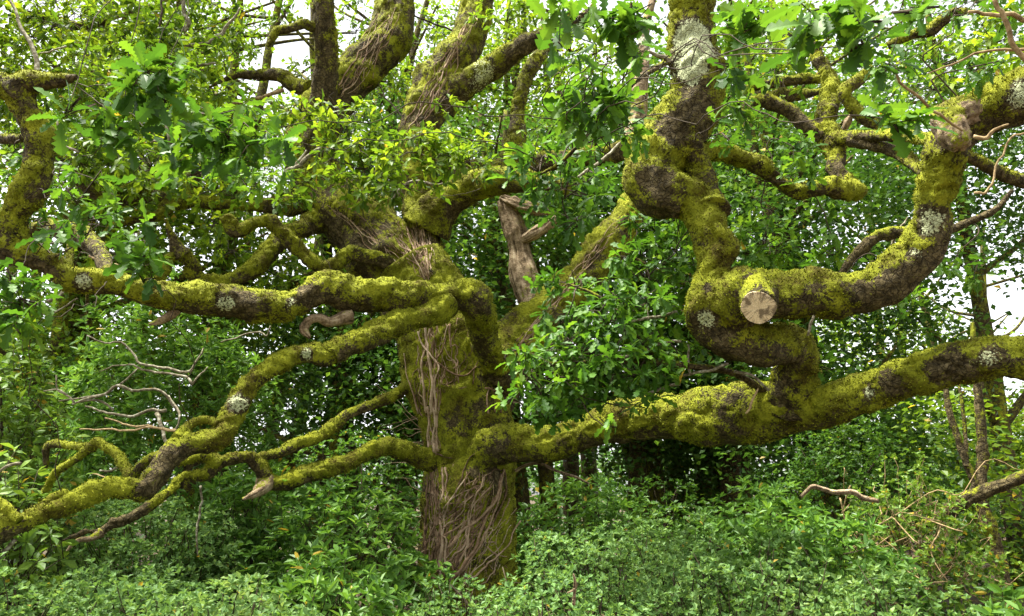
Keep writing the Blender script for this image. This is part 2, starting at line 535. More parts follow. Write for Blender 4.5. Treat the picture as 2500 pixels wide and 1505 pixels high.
def fur_moss(v, f, mask, parent, fur, c):
    """short moss shoots on the mossy parts of a limb, as one part"""
    a, b, e = v[f[:, 0]], v[f[:, 1]], v[f[:, 2]]
    nrm = np.cross(b - a, e - a)
    area = np.linalg.norm(nrm, axis=1)
    nrm = nrm / np.maximum(area, 1e-12)[:, None]
    mk = np.clip((mask[f].mean(1) - 0.38) / 0.25, 0, 1)
    cen = v[f].mean(1)
    face = np.einsum('ij,ij->i', nrm, unit(np.array([0, 0, CAMZ]) - cen)) * np.sign(np.einsum('ij,ij->i', nrm, cen - v.mean(0)) * 0 + 1)
    w = area * mk
    n = int(MOSS_DENSITY * fur * w.sum())
    if n < 20:
        return
    idx = rng.choice(len(f), n, p=w / w.sum())
    u1, u2 = rng.random((2, n, 1))
    p = (v[f[idx, 0]] * (1 - u1) + v[f[idx, 1]] * u1) * (1 - u2) + (v[f[idx, 3]] * (1 - u1) + v[f[idx, 2]] * u1) * u2
    nn = nrm[idx]
    # outward direction
    ci = c[np.clip((idx * len(c)) // len(f), 0, len(c) - 1)]
    nn = nn * np.sign(np.einsum('ij,ij->i', nn, p - ci))[:, None]
    ln = (0.008 + 0.014 * rng.random((n, 1)) ** 1.5)
    tip = unit(nn + 0.75 * rng.normal(size=(n, 3)) * 0.6 + np.array([0, 0, -0.15]))
    side = unit(np.cross(tip, rng.normal(size=(n, 3)))) * (ln * 0.36)
    p0 = p - nn * 0.003
    V = np.stack([p0 - side, p0 + side, p0 + tip * ln], 1).reshape(-1, 3)
    F = np.arange(3 * n).reshape(-1, 3)
    me = mesh('moss', V, F, False, {'rnd': np.repeat(rng.random(n), 1)}, 'FACE')
    link('moss', me, M['moss'], parent, 'stuff')

def near_Y(key, px, py):
    c, r = BR[key]
    X = to_px(c)
    i = int(np.argmin((X[0] - px) ** 2 + (X[1] - py) ** 2))
    return c[i][1], c[i]
def ctrl_from(pts, Ys, root=None, tip=None):
    """pixel points with pixel radii + ground distances (spread over the length) -> x, y, z, radius"""
    pts = [p if len(p) == 3 else p + (8,) for p in pts]
    n = len(pts)
    xy = np.array([(p[0], p[1]) for p in pts], float)
    s = np.concatenate([[0], np.cumsum(np.linalg.norm(np.diff(xy, axis=0), axis=1))])
    s /= s[-1]
    Ys = list(Ys)
    if root:
        Ys[0] = near_Y(root, *xy[0])[0]
    if tip:
        Ys[-1] = near_Y(tip, *xy[-1])[0]
    Y = np.array(Ys, float) if len(Ys) == n else np.interp(s, np.linspace(0, 1, len(Ys)), Ys)
    out = []
    for i in range(n):
        p = at(xy[i, 0], xy[i, 1], Y[i])
        out.append([*p, pts[i][2] / FPX * depth_of(p)])
    return np.array(out)

# ================================================================== GROUND
gx = np.concatenate([-np.geomspace(600, 14, 14), np.linspace(-12, 12, 49), np.geomspace(14, 600, 14)])
gy = np.concatenate([-np.geomspace(600, 6, 12), np.linspace(-4, 30, 69), np.geomspace(34, 1200, 16)])
GX, GY = np.meshgrid(gx, gy)
def ground_z(x, y):
    x, y = np.asarray(x, float), np.asarray(y, float)
    q = np.stack([x * 0.25, y * 0.25, 0 * x + 3.1], -1)
    return 0.18 * noise(q) * np.clip(60 / (1 + np.hypot(x, y)), 0, 1)
gv = np.stack([GX, GY, ground_z(GX, GY) + 0.04 * noise(np.stack([GX * 2, GY * 2, 0 * GX], -1)) * (np.hypot(GX, GY) < 40)], -1).reshape(-1, 3)
gf = []
ny, nx = GX.shape
ii = (np.arange(ny - 1)[:, None] * nx + np.arange(nx - 1)[None, :]).ravel()
gf = np.stack([ii, ii + 1, ii + nx + 1, ii + nx], -1)
link('ground', mesh('ground', gv, gf), M['floor'], None, 'structure')

# ================================================================== THE OAK
TB = at(1142, 1560, 9.0)
oak = empty('oak_tree', (TB[0], 9.0, 0), 'ancient oak with moss covered twisting limbs and ivy stems on its trunk', 'tree')

TR = [(1142, 1560, 150), (1142, 1490, 128), (1142, 1420, 116), (1143, 1320, 110), (1146, 1200, 108), (1146, 1100, 112), (1128, 1000, 112), (1112, 900, 116), (1082, 810, 108), (1035, 725, 95), (990, 655, 84)]
trunk = make_limb('trunk', 'trunk', ctrl_from(TR, [9.0, 9.0, 9.0]), oak, moss=0.72, lump=0.10, ridge=0.016, fur=0.8, climb=True, label='thick mossy trunk wound with ivy stems')

LIMBS = [
 # key, points, ground distances, root, options
 ('left_leader', [(1050, 770, 88), (990, 675, 84), (930, 600, 76), (862, 535, 70), (790, 465, 62), (757, 395, 58), (762, 325, 56), (812, 240, 54), (880, 170, 52), (945, 100, 50), (960, 30, 44), (965, -70, 40), (990, -220, 34), (960, -420, 24)], [9.0, 9.3, 9.8, 10.2], None, dict(moss=0.52, ridge=0.012, fur=0.6, climb=True, spots=[(800, 490, 0.13, 'lichen')])),
 ('middle_leader', [(1075, 780, 70), (1045, 670, 60), (1030, 600, 48), (1026, 510, 41), (1019, 425, 41), (1015, 355, 46), (1030, 294, 50), (1060, 228, 54), (1100, 167, 52), (1138, 100, 46), (1160, 40, 38), (1172, -40, 34), (1200, -200, 28), (1170, -400, 20)], [9.0, 9.3, 9.7, 10.2], None, dict(moss=0.58, ridge=0.014, fur=0.5, climb=True)),
 ('right_leader', [(1165, 985, 78), (1225, 880, 70), (1300, 800, 58)] + C(5, [(1700, 640, 150), (1950, 330, 130), (2150, 60, 108)]) + [(1600, 440, 34), (1640, 350, 32), (1690, 200, 28), (1720, 0, 24), (1760, -200, 18)], [9.0, 9.3, 9.8, 10.4], None, dict(moss=0.62, ridge=0.014, fur=0.6, climb=True)),
 ('front_left', C(5, [(1255, 1290, 100), (1190, 1140, 95), (1130, 1000, 98), (1090, 860, 104), (1075, 740, 108), (1030, 640, 112), (900, 655, 95), (760, 655, 108), (560, 650, 118), (400, 655, 115), (200, 640, 118), (60, 600, 112)]) + C(4, [(2280, 600, 105), (2120, 680, 95), (2000, 720, 105), (1850, 720, 110), (1700, 700, 108), (1550, 680, 102), (1400, 670, 98), (1250, 650, 90), (1050, 625, 85), (850, 570, 80), (650, 545, 82), (500, 520, 78), (380, 440, 80), (240, 380, 85), (90, 300, 110), (70, 180, 105), (110, 60, 92)]) + C(1, [(180, 1400, 105), (250, 1250, 100), (275, 1080, 95), (255, 920, 88), (200, 800, 82), (130, 700, 85), (60, 630, 85), (-60, 590, 95), (-250, 520, 95)]), [8.85, 7.75, 7.4, 7.1, 6.8, 6.5, 6.2, 6.0, 5.9, 5.9, 5.8], None, dict(moss=0.70, lump=0.20, spots=[(545, 720, 0.10, 'lichen'), (700, 715, 0.09, 'lichen'), (205, 665, 0.09, 'lichen'), (590, 740, 0.2, 'bare'), (740, 690, 0.16, 'bare'), (760, 760, 0.12, 'bare')])),
 ('front_low', C(5, [(830, 690, 70), (740, 770, 75), (610, 815, 72), (480, 850, 82), (330, 920, 84), (160, 1000, 84), (20, 1060, 82)]) + C(4, [(2330, 1075, 62), (2210, 1055, 66), (2090, 1075, 66), (1960, 1130, 68), (1850, 1200, 70), (1760, 1290, 72), (1690, 1390, 78), (1640, 1479, 82)]) + C(7, [(1590, 150, 80), (1520, 225, 74), (1400, 250, 76), (1280, 290, 80), (1180, 385, 82), (1110, 490, 82), (1030, 580, 76), (930, 585, 68), (800, 565, 66), (660, 605, 66), (500, 685, 66), (350, 735, 60), (230, 785, 62), (100, 845, 78), (0, 880, 95), (-150, 930, 105), (-400, 980, 100)]), [7.4, 7.1, 6.8, 6.5, 6.2, 5.9, 5.6, 5.4], 'front_left', dict(moss=0.66, lump=0.17, spots=[(580, 985, 0.12, 'lichen'), (750, 860, 0.07, 'lichen'), (375, 1190, 0.10, 'bare'), (420, 1150, 0.12, 'bare')])),
 ('low_left', C(8, [(900, 400, 74), (810, 400, 70), (700, 372, 66), (560, 315, 62), (430, 282, 58), (300, 312, 56), (180, 372, 55), (80, 412, 55)]) + C(7, [(2440, 400, 58), (2300, 442, 58), (2150, 480, 57), (2010, 530, 56), (1900, 520, 52), (1840, 420, 50), (1760, 352, 42), (1650, 362, 45), (1530, 412, 45), (1440, 482, 44), (1350, 482, 34), (1260, 512, 31), (1220, 575, 32), (1120, 655, 31), (1030, 722, 33), (940, 780, 29), (850, 815, 31), (780, 832, 28), (710, 885, 26), (630, 880, 15), (540, 915, 12), (445, 945, 5)]), [8.5, 8.2, 7.9, 7.6, 7.3, 7.0, 6.8], 'trunk', dict(moss=0.74, lump=0.16, spots=[(330, 1260, 0.2, 'bare'), (260, 1290, 0.25, 'bare'), (180, 1320, 0.25, 'bare')])),
 ('low_right', [(1140, 1340, 60), (1142, 1255, 78), (1150, 1180, 88)] + C(8, [(1100, 330, 118), (1260, 255, 138), (1420, 262, 140), (1600, 245, 135), (1780, 190, 120), (1950, 140, 130), (2200, 90, 150)]) + [(1660, 1020, 56), (1740, 1015, 70), (1820, 1010, 72), (1900, 1005, 62), (1990, 998, 50)] + C(6, [(1200, 1380, 130), (1400, 1320, 130), (1600, 1240, 132), (1800, 1180, 138), (1960, 1130, 138), (2120, 1100, 142), (2290, 1070, 130), (2465, 1105, 132), (2700, 1200, 130), (3100, 1240, 110)]), [9.05, 8.93, 8.76, 8.58, 8.42, 8.3, 8.2, 8.05, 7.9, 7.7, 7.5, 7.3, 7.1, 6.9, 6.7, 6.5, 6.35, 6.2, 6.05, 5.95, 5.85, 5.75, 5.7, 5.6, 5.4], None, dict(climb=True, moss=0.70, lump=0.15, spots=[(1180, 1165, 0.10, 'bare'), (2180, 935, 0.14, 'bare'), (2330, 905, 0.14, 'bare'), (2410, 880, 0.10, 'lichen'), (2130, 965, 0.08, 'lichen'), (2290, 925, 0.12, 'bare')])),
]
for key, pts, Ys, root, kw in LIMBS:
    make_limb('branch', key, ctrl_from(pts, Ys, root), oak, collar=bool(root), **kw)
LIMBS = [
 ('coil', C(6, [(835, 1420, 130), (835, 1290, 122), (850, 1170, 118), (860, 1060, 118), (800, 985, 130), (680, 985, 132), (540, 990, 135), (400, 960, 145), (270, 870, 150), (200, 760, 130), (215, 640, 108), (262, 500, 106), (285, 360, 118), (245, 210, 122), (185, 80, 128)]) + [(1690, 490, 52), (1630, 470, 64), (1590, 435, 68), (1605, 375, 68), (1650, 320, 68), (1690, 262, 64), (1700, 200, 60), (1694, 130, 56), (1688, 60, 50), (1684, 0, 46), (1680, -70, 44), (1650, -240, 40), (1560, -480, 34), (1420, -760, 24)], [6.55, 6.35, 6.15, 6.2, 6.35, 6.3, 6.2, 6.1, 6.0, 5.8, 4.6], 'low_right', dict(moss=0.72, lump=0.19, spots=[(1696, 155, 0.22, 'lichen'), (1690, 95, 0.21, 'lichen'), (1735, 770, 0.10, 'lichen'), (1740, 715, 0.08, 'bare'), (1690, 265, 0.20, 'bare'), (1650, 330, 0.16, 'bare'), (1590, 440, 0.15, 'bare')])),
 ('right_arm', C(6, [(300, 800, 120), (370, 690, 150), (460, 640, 168), (600, 640, 156), (800, 640, 158), (1000, 640, 160), (1200, 650, 158), (1400, 600, 152), (1560, 500, 148), (1690, 380, 146), (1780, 240, 134), (1815, 100, 122), (1825, -20, 116)]) + C(3, [(1855, 1350, 124), (1880, 1220, 134), (1900, 1090, 138), (1935, 990, 132), (2010, 890, 140), (2150, 800, 160), (2320, 730, 175), (2500, 660, 185), (2750, 580, 180), (3100, 300, 150)]), [6.3, 6.1, 6.0, 5.9, 5.7, 5.5, 5.4, 5.2, 5.0], 'coil', dict(moss=0.60, lump=0.15, spots=[(2270, 545, 0.12, 'lichen'), (2205, 595, 0.07, 'lichen'), (2290, 560, 0.09, 'lichen'), (1980, 700, 0.10, 'bare'), (2110, 740, 0.1, 'bare'), (2480, 190, 0.14, 'lichen')])),
 ('bark_stub', C(3, [(2060, 790, 105), (1930, 850, 104), (1960, 930, 100), (2000, 1000, 74), (2015, 1035, 44)]), [5.25, 5.1, 5.0], None, dict(mat='dead', moss=0.30, fur=0.6, lump=0.12, ridge=0.014, lichen=0.1)),
 ('mid_right_bough', [(1085, 232, 34)] + C(2, [(900, 640, 80), (1020, 560, 78), (1150, 490, 76), (1280, 400, 72), (1400, 320, 66), (1520, 260, 56), (1600, 235, 46), (1750, 160, 34), (1900, 60, 26)]), [9.5, 9.2, 8.8, 8.4], 'middle_leader', dict(moss=0.45, lichen=0.25, fur=0.8)),
 ('mid_low_bough', [(1040, 560, 40), (1062, 520, 38)] + C(2, [(860, 1410, 95), (960, 1355, 98), (1100, 1310, 96), (1250, 1290, 88), (1380, 1300, 72), (1550, 1290, 55), (1700, 1330, 40)]), [9.2, 9.0, 8.6, 8.2], 'middle_leader', dict(moss=0.74, fur=0.9)),
 ('back_bough', [(1020, 440, 34), (1070, 430, 32)] + C(2, [(900, 1240, 80), (1100, 1225, 75), (1290, 1180, 66), (1500, 1150, 62), (1800, 1120, 60), (1950, 1110, 66), (2100, 1060, 70), (2250, 1010, 55)]) + [(1640, 330, 16), (1720, 310, 12)], [9.6, 9.9, 9.8, 9.6], 'middle_leader', dict(moss=0.5)),
 ('back_stem', C(2, [(1290, 1170, 66), (1320, 1040, 60), (1345, 920, 56), (1345, 790, 46), (1370, 660, 48), (1420, 520, 52), (1500, 400, 46), (1560, 320, 36), (1640, 200, 26), (1750, 50, 18)]), [9.9, 10.2, 10.5], 'back_bough', dict(moss=0.56, lichen=0.2)),
 ('pale_stem', C(2, [(2170, 1040, 62), (2170, 920, 56), (2200, 780, 55), (2215, 620, 52), (2230, 450, 46), (2240, 250, 36), (2300, 0, 26)]), [9.6, 9.8, 10.0], 'back_bough', dict(mat='dead', moss=0.25, lichen=0.5, fur=0)),
 ('snag', C(5, [(1425, 860, 30), (1425, 780, 48), (1432, 680, 72), (1405, 550, 98), (1378, 440, 90), (1355, 310, 66), (1318, 170, 76), (1278, 40, 62), (1262, -30, 50)]), [9.35, 9.3, 9.3], 'right_leader', dict(mat='dead', moss=0.08, fur=0, lump=0.08, ridge=0.012)),
 ('snag_plank', C(5, [(1225, -45, 26), (1300, -12, 40), (1400, 20, 44), (1500, 40, 38), (1590, 55, 12)]), [9.25, 9.2, 9.1], None, dict(mat='dead', moss=0.08, fur=0, lump=0.2, ridge=0.012)),
 ('snag_spur', C(5, [(1335, 255, 10), (1400, 240, 34), (1470, 200, 40), (1550, 150, 36), (1620, 95, 26)]), [9.25, 9.1, 9.0], None, dict(mat='dead', moss=0.08, fur=0, lump=0.2, ridge=0.008)),
 ('dark_upright', [(757, 400, 40), (775, 330, 36)] + C(1, [(2270, 800, 74), (2290, 700, 76), (2305, 560, 78), (2310, 420, 74), (2305, 260, 70), (2295, 120, 70), (2290, -50, 70), (2270, -400, 55)]), [9.5, 8.9, 8.5, 8.4], 'left_leader', dict(moss=0.42, lichen=0.15)),
 ('dark_side', C(1, [(2290, 215, 34), (2210, 190, 30), (2150, 172, 30), (2050, 205, 28), (1960, 220, 26), (1925, 285, 20), (1890, 330, 12)]), [8.5, 8.4, 8.4], 'dark_upright', dict(moss=0.45)),
 ('left_mossy_a', C(1, [(2180, 640, 44), (2070, 600, 42), (1985, 535, 44), (1850, 535, 36), (1730, 532, 28), (1600, 560, 16), (1480, 620, 9)]), [9.7, 9.6, 9.5], 'left_leader', dict(moss=0.6)),
 ('loop_bough', C(5, [(720, 560, 52), (640, 490, 48), (500, 425, 52), (380, 395, 52), (260, 372, 52), (160, 350, 52), (60, 415, 52), (-40, 455, 48)]) + C(4, [(2260, 440, 50), (2150, 355, 52), (2060, 270, 50), (1985, 185, 48), (1890, 115, 46), (1790, 130, 40), (1715, 185, 42), (1655, 180, 50), (1620, 100, 40), (1570, 120, 20)]), [8.9, 8.6, 8.4, 8.2, 8.0], 'trunk', dict(moss=0.72)),
 ('left_bough', C(4, [(2420, 60, 80), (2280, 105, 74), (2150, 170, 64), (2030, 215, 56), (1950, 285, 62), (1865, 375, 66), (1780, 462, 60), (1650, 530, 48), (1520, 548, 56), (1410, 540, 52), (1362, 490, 46), (1368, 425, 46), (1295, 362, 46), (1225, 365, 40), (1160, 440, 36), (1135, 540, 26)]), [9.4, 8.9, 8.4, 8.0, 7.7], 'left_leader', dict(moss=0.68)),
 ('left_fork', C(4, [(1295, 362, 42), (1250, 300, 38), (1225, 240, 26), (1200, 190, 18), (1170, 100, 12)]), [7.8, 7.8, 7.7], 'left_bough', dict(moss=0.55)),
 ('upper_left_a', [(800, 480, 30), (700, 500, 26)] + C(1, [(1780, 1462, 32), (1650, 1458, 40), (1500, 1440, 46), (1330, 1425, 52), (1200, 1460, 46)]) + C(4, [(1150, 60, 36), (1000, 110, 28), (850, 130, 26), (765, 190, 25), (715, 250, 25), (700, 330, 22)]), [9.4, 8.8, 8.4, 8.0], 'left_leader', dict(moss=0.62)),
 ('upper_left_up', C(1, [(1335, 1430, 42), (1345, 1370, 40), (1365, 1290, 37), (1395, 1215, 30), (1440, 1120, 22), (1470, 980, 14)]), [8.6, 8.5, 8.4], 'upper_left_a', dict(moss=0.5)),
 ('upper_left_b', C(1, [(1240, 1440, 30), (1110, 1385, 32), (1000, 1412, 38), (850, 1430, 38), (700, 1390, 34), (580, 1300, 36), (500, 1200, 46), (420, 1110, 40), (340, 1080, 28)]), [8.5, 8.2, 8.0], 'upper_left_a', dict(moss=0.66)),
 ('upper_left_c', C(1, [(1000, 1410, 26), (1045, 1340, 26), (970, 1312, 24), (900, 1332, 25), (830, 1355, 24), (760, 1300, 16)]), [8.3, 8.2, 8.1], 'upper_left_b', dict(moss=0.62)),
 ('red_bough', C(4, [(770, 560, 52), (748, 430, 52), (700, 330, 58), (640, 270, 62), (560, 205, 70), (440, 185, 66), (330, 160, 50), (200, 190, 40)]), [6.7, 6.9, 7.0], 'front_left', dict(moss=0.34, lichen=0.3, fur=0.6)),
 ('rail_bough', C(4, [(480, 500, 22), (492, 380, 24), (490, 250, 20), (470, 120, 16), (460, 60, 12)]), [6.5, 6.5, 6.4], 'front_left', dict(moss=0.45)),
 ('left_top', C(1, [(120, 660, 80), (200, 590, 66), (300, 580, 52), (400, 580, 44), (480, 560, 32), (545, 545, 10)]), [5.85, 5.8, 5.7], 'front_left', dict(moss=0.55, spots=[(180, 190, 0.06, 'bare')])),
 ('far_left_bough', C(1, [(-60, 985, 36), (100, 985, 34), (200, 960, 28), (330, 900, 18)]), [6.6, 6.4, 6.2], None, dict(moss=0.3)),
 ('crown_left', C(1, [(120, 190, 24), (240, 152, 30), (370, 132, 35), (480, 178, 31), (600, 182, 31), (740, 160, 26), (790, 60, 24), (760, -80, 30), (900, -400, 40), (1500, -900, 50), (2290, -1000, 52)]), [9.2, 9.2, 9.3, 9.5, 8.4], None, dict(moss=0.5, lichen=0.3)),
 ('low_left_b', C(5, [(680, 1240, 44), (560, 1295, 42), (430, 1370, 40), (250, 1442, 38), (140, 1490, 38)]) + C(7, [(2350, 142, 42), (2250, 210, 42), (2150, 242, 40), (2060, 282, 42), (1980, 322, 40), (1880, 342, 34), (1800, 370, 24)]), [8.6, 8.3, 7.9, 7.6], 'trunk', dict(moss=0.64)),
 ('low_left_c', C(7, [(1540, 400, 40), (1480, 352, 40), (1400, 338, 36), (1325, 360, 40), (1255, 400, 26)]), [7.35, 7.3, 7.3], 'low_left', dict(moss=0.7)),
 ('low_left_spur', C(7, [(1880, 530, 46), (1845, 580, 38), (1800, 612, 28), (1720, 650, 8)]), [7.5, 7.4, 7.4], 'low_left', dict(mat='dead', moss=0.2, fur=0)),
 ('low_left_fork', C(7, [(720, 885, 24), (650, 925, 18), (560, 940, 15), (510, 975, 13), (450, 1050, 5)]), [6.8, 6.8, 6.75], 'low_left', dict(mat='dead', moss=0.2, fur=0)),
 ('loop_small', C(7, [(1260, 230, 34), (1310, 160, 32), (1380, 100, 30), (1460, 85, 28), (1540, 120, 30)]), [6.4, 6.4, 6.4], 'front_low', dict(moss=0.74)),
 ('vee', C(7, [(1190, 340, 30), (1120, 345, 30), (1040, 375, 31), (980, 440, 36), (930, 480, 44), (888, 430, 36), (840, 345, 36), (770, 290, 29), (695, 250, 34), (620, 300, 31), (520, 380, 29), (420, 440, 28), (370, 505, 26), (320, 590, 21), (250, 690, 20), (200, 740, 16)]), [6.2, 6.4, 6.6, 6.7, 6.8], 'front_low', dict(moss=0.66, lichen=0.2)),
 ('vee_side', C(7, [(660, 280, 26), (600, 282, 24), (480, 270, 26), (360, 262, 26), (325, 300, 24), (325, 390, 16), (330, 430, 8)]), [6.7, 6.8, 6.9], 'vee', dict(moss=0.55)),
 ('bump', C(7, [(545, 660, 26), (460, 618, 30), (380, 640, 28), (280, 710, 26), (180, 770, 26)]), [5.75, 5.7, 5.65], 'front_low', dict(moss=0.75)),
 ('edge_bump', C(7, [(-60, 650, 30), (20, 690, 34), (80, 745, 36), (140, 800, 34)]), [5.5, 5.5, 5.5], None, dict(moss=0.75)),
 ('dead_curl', C(4, [(2480, 790, 40), (2420, 805, 37), (2330, 828, 36), (2250, 800, 31), (2185, 822, 31), (2150, 885, 32), (2195, 945, 10)]), [7.15, 7.0, 7.0], 'front_left', dict(mat='dead', moss=0.05, lichen=0.15, fur=0)),
 ('dead_spike', C(4, [(1250, 740, 26), (1215, 780, 26), (1150, 818, 26), (1055, 850, 8)]), [6.6, 6.5, 6.5], 'front_left', dict(mat='dead', moss=0.05, fur=0)),
 ('right_back_a', C(3, [(985, 330, 40), (1010, 420, 46), (1060, 500, 48), (1105, 610, 56), (1085, 740, 70), (1055, 860, 68), (1095, 970, 80), (1130, 1100, 66), (1140, 1210, 70), (1200, 1310, 70), (1275, 1370, 56), (1300, 1400, 36)]), [7.6, 7.4, 7.2, 7.0], None, dict(moss=0.58, lump=0.2)),
 ('right_back_b', C(3, [(60, 1180, 60), (200, 1090, 60), (340, 1085, 58), (480, 1130, 55), (600, 1170, 64), (700, 1260, 46), (830, 1345, 50), (930, 1345, 64), (1050, 1325, 62), (1170, 1352, 66), (1240, 1392, 50)]), [6.3, 6.7, 7.0], 'coil', dict(moss=0.66, lump=0.2, spots=[(1900, 430, 0.07, 'bare')])),
 ('right_back_c', C(3, [(620, 700, 36), (720, 745, 42), (820, 800, 46), (930, 900, 50), (1040, 970, 50)]), [7.4, 7.3, 7.25], 'right_back_a', dict(moss=0.45)),
 ('right_back_d', C(3, [(540, 730, 48), (640, 710, 54), (760, 680, 50), (880, 672, 36), (1050, 650, 18)]), [7.8, 7.8, 7.9], None, dict(moss=0.5)),
 ('right_back_e', C(3, [(480, 640, 30), (640, 600, 32), (760, 580, 34), (900, 562, 36), (1040, 560, 30)]), [8.0, 8.0, 8.0], None, dict(moss=0.48)),
 ('right_back_f', C(3, [(1090, 985, 46), (1200, 980, 42), (1400, 962, 37), (1600, 968, 42), (1780, 990, 42), (1900, 1020, 34)]), [7.3, 6.6, 5.6], 'right_back_a', dict(moss=0.42)),
 ('right_back_g', C(3, [(1240, 1000, 30), (1400, 1030, 38), (1550, 1072, 45), (1650, 1130, 45), (1740, 1210, 36), (1880, 1260, 30)]), [7.1, 6.6, 5.7], 'right_back_f', dict(moss=0.4)),
 ('right_back_h', C(3, [(1380, 480, 34), (1310, 560, 42), (1200, 650, 46), (1225, 725, 42), (1295, 805, 42), (1400, 890, 40), (1480, 950, 30)]), [7.0, 7.0, 7.0], None, dict(moss=0.72)),
 ('right_back_i', C(3, [(1500, 330, 26), (1620, 270, 32), (1720, 232, 36), (1800, 222, 38), (1870, 170, 42), (1950, 100, 36), (2060, 92, 26)]), [6.8, 6.6, 6.4], None, dict(moss=0.6)),
 ('right_back_j', C(3, [(2000, 1080, 30), (2090, 1115, 38), (2200, 1180, 42), (2320, 1240, 46), (2465, 1290, 46), (2700, 1340, 40)]), [5.5, 5.9, 6.3], 'right_arm', dict(moss=0.45)),
 ('right_back_k', C(3, [(1170, 960, 16), (1200, 900, 22), (1225, 850, 24), (1245, 810, 8)]), [7.2, 7.15, 7.1], None, dict(mat='dead', moss=0.0, fur=0)),
 ('behind_arm', C(6, [(1150, 520, 22), (1240, 392, 28), (1330, 302, 38), (1420, 232, 38), (1550, 200, 42), (1700, 210, 42), (1940, 180, 28), (2050, 132, 28), (2180, 80, 25), (2280, 20, 20), (2380, -100, 14)]), [6.6, 6.5, 6.5], None, dict(moss=0.2, fur=0.4)),
 ('coil_back', [(1735, 520, 30), (1712, 450, 30), (1700, 390, 28), (1672, 330, 30)], [6.5, 6.4, 6.2], 'coil', dict(moss=0.4)),
 ('leafy_bough', C(6, [(700, 1370, 30), (420, 1200, 24), (150, 1150, 22)]) + C(5, [(2350, 1120, 22), (2050, 1110, 20), (1750, 1120, 17), (1500, 1130, 13), (1330, 1110, 9)]), [6.6, 6.4, 6.2, 5.9], 'low_right', dict(moss=0.3, fur=0.2)),
 ('leafy_bough_up', C(5, [(2350, 1120, 18), (2200, 950, 16), (2080, 780, 14), (1900, 640, 11), (1700, 560, 7)]), [6.35, 6.3, 6.5], 'leafy_bough', dict(moss=0.3, fur=0.2)),
 ('leafy_bough_top', C(2, [(2420, 430, 22), (2200, 560, 18), (2050, 720, 15), (1850, 950, 13), (1650, 1150, 11), (1480, 1250, 8)]), [6.0, 5.0, 4.6, 5.0], 'coil', dict(moss=0.25, fur=0.2)),
 ('overhead_right', [(1590, -400, 30), (1750, -560, 26), (2000, -560, 22), (2300, -480, 18)], [5.1, 4.2, 3.6], 'coil', dict(moss=0.5, fur=0.3)),
 ('overhead_left', [(-80, 180, 30), (-130, 0, 30), (60, -260, 26), (420, -420, 20), (700, -420, 14)], [5.8, 5.0, 4.3], 'front_left', dict(moss=0.5, fur=0.3)),
]
for key, pts, Ys, root, kw in LIMBS:
    make_limb('branch', key, ctrl_from(pts, Ys, root), oak, collar=bool(root), **kw)

# sawn stub on the right arm: bark collar + cut face
c6 = C(6, [(588, 725, 118)])[0]
cutp = at(c6[0], c6[1], 5.77)
rootp = at(c6[0] - 4, c6[1] - 22, 6.0)
axis = unit(cutp - rootp)
rad = c6[2] / FPX * depth_of(cutp)
stubc = np.array([[*(rootp), rad * 1.35], [*(rootp * 0.5 + cutp * 0.5), rad * 1.15], [*(cutp - axis * 0.03), rad * 1.06], [*(cutp), rad * 1.02]])
stub = make_limb('sawn_stub', 'sawn_stub', stubc, oak, moss=0.42, fur=0.5, lump=0.05, label='short branch stub with a pale sawn end')
th = np.linspace(0, 2 * math.pi, 40, endpoint=False)
zq = Vector(axis).to_track_quat('Z', 'Y').to_matrix()
rr = rad * (1.0 + 0.11 * np.array([noise(np.array([math.cos(a) * 1.6, math.sin(a) * 1.6, 2.2])) for a in th]))
ringv = [np.array([0, 0, 0.012])] + [np.array([rr[i] * math.cos(a), rr[i] * math.sin(a), 0.010]) for i, a in enumerate(th)] + [np.array([rr[i] * 0.99 * math.cos(a), rr[i] * 0.99 * math.sin(a), -0.03]) for i, a in enumerate(th)]
ff = [[0, 1 + i, 1 + (i + 1) % 40] for i in range(40)]
fq = [[1 + i, 41 + i, 41 + (i + 1) % 40, 1 + (i + 1) % 40] for i in range(40)]
me = mesh('cut_face', np.array(ringv), [np.array(ff), np.array(fq)], False)
cf = bpy.data.objects.new('cut_face', me)
me.materials.append(M['cut'])
cf.matrix_world = Matrix.Translation(Vector(cutp)) @ zq.to_4x4()
col.objects.link(cf)
mw = cf.matrix_world.copy()
cf.parent = oak
cf.location = Vector(cutp) - oak.location
cf['label'] = 'cream sawn end of a branch with radial cracks'

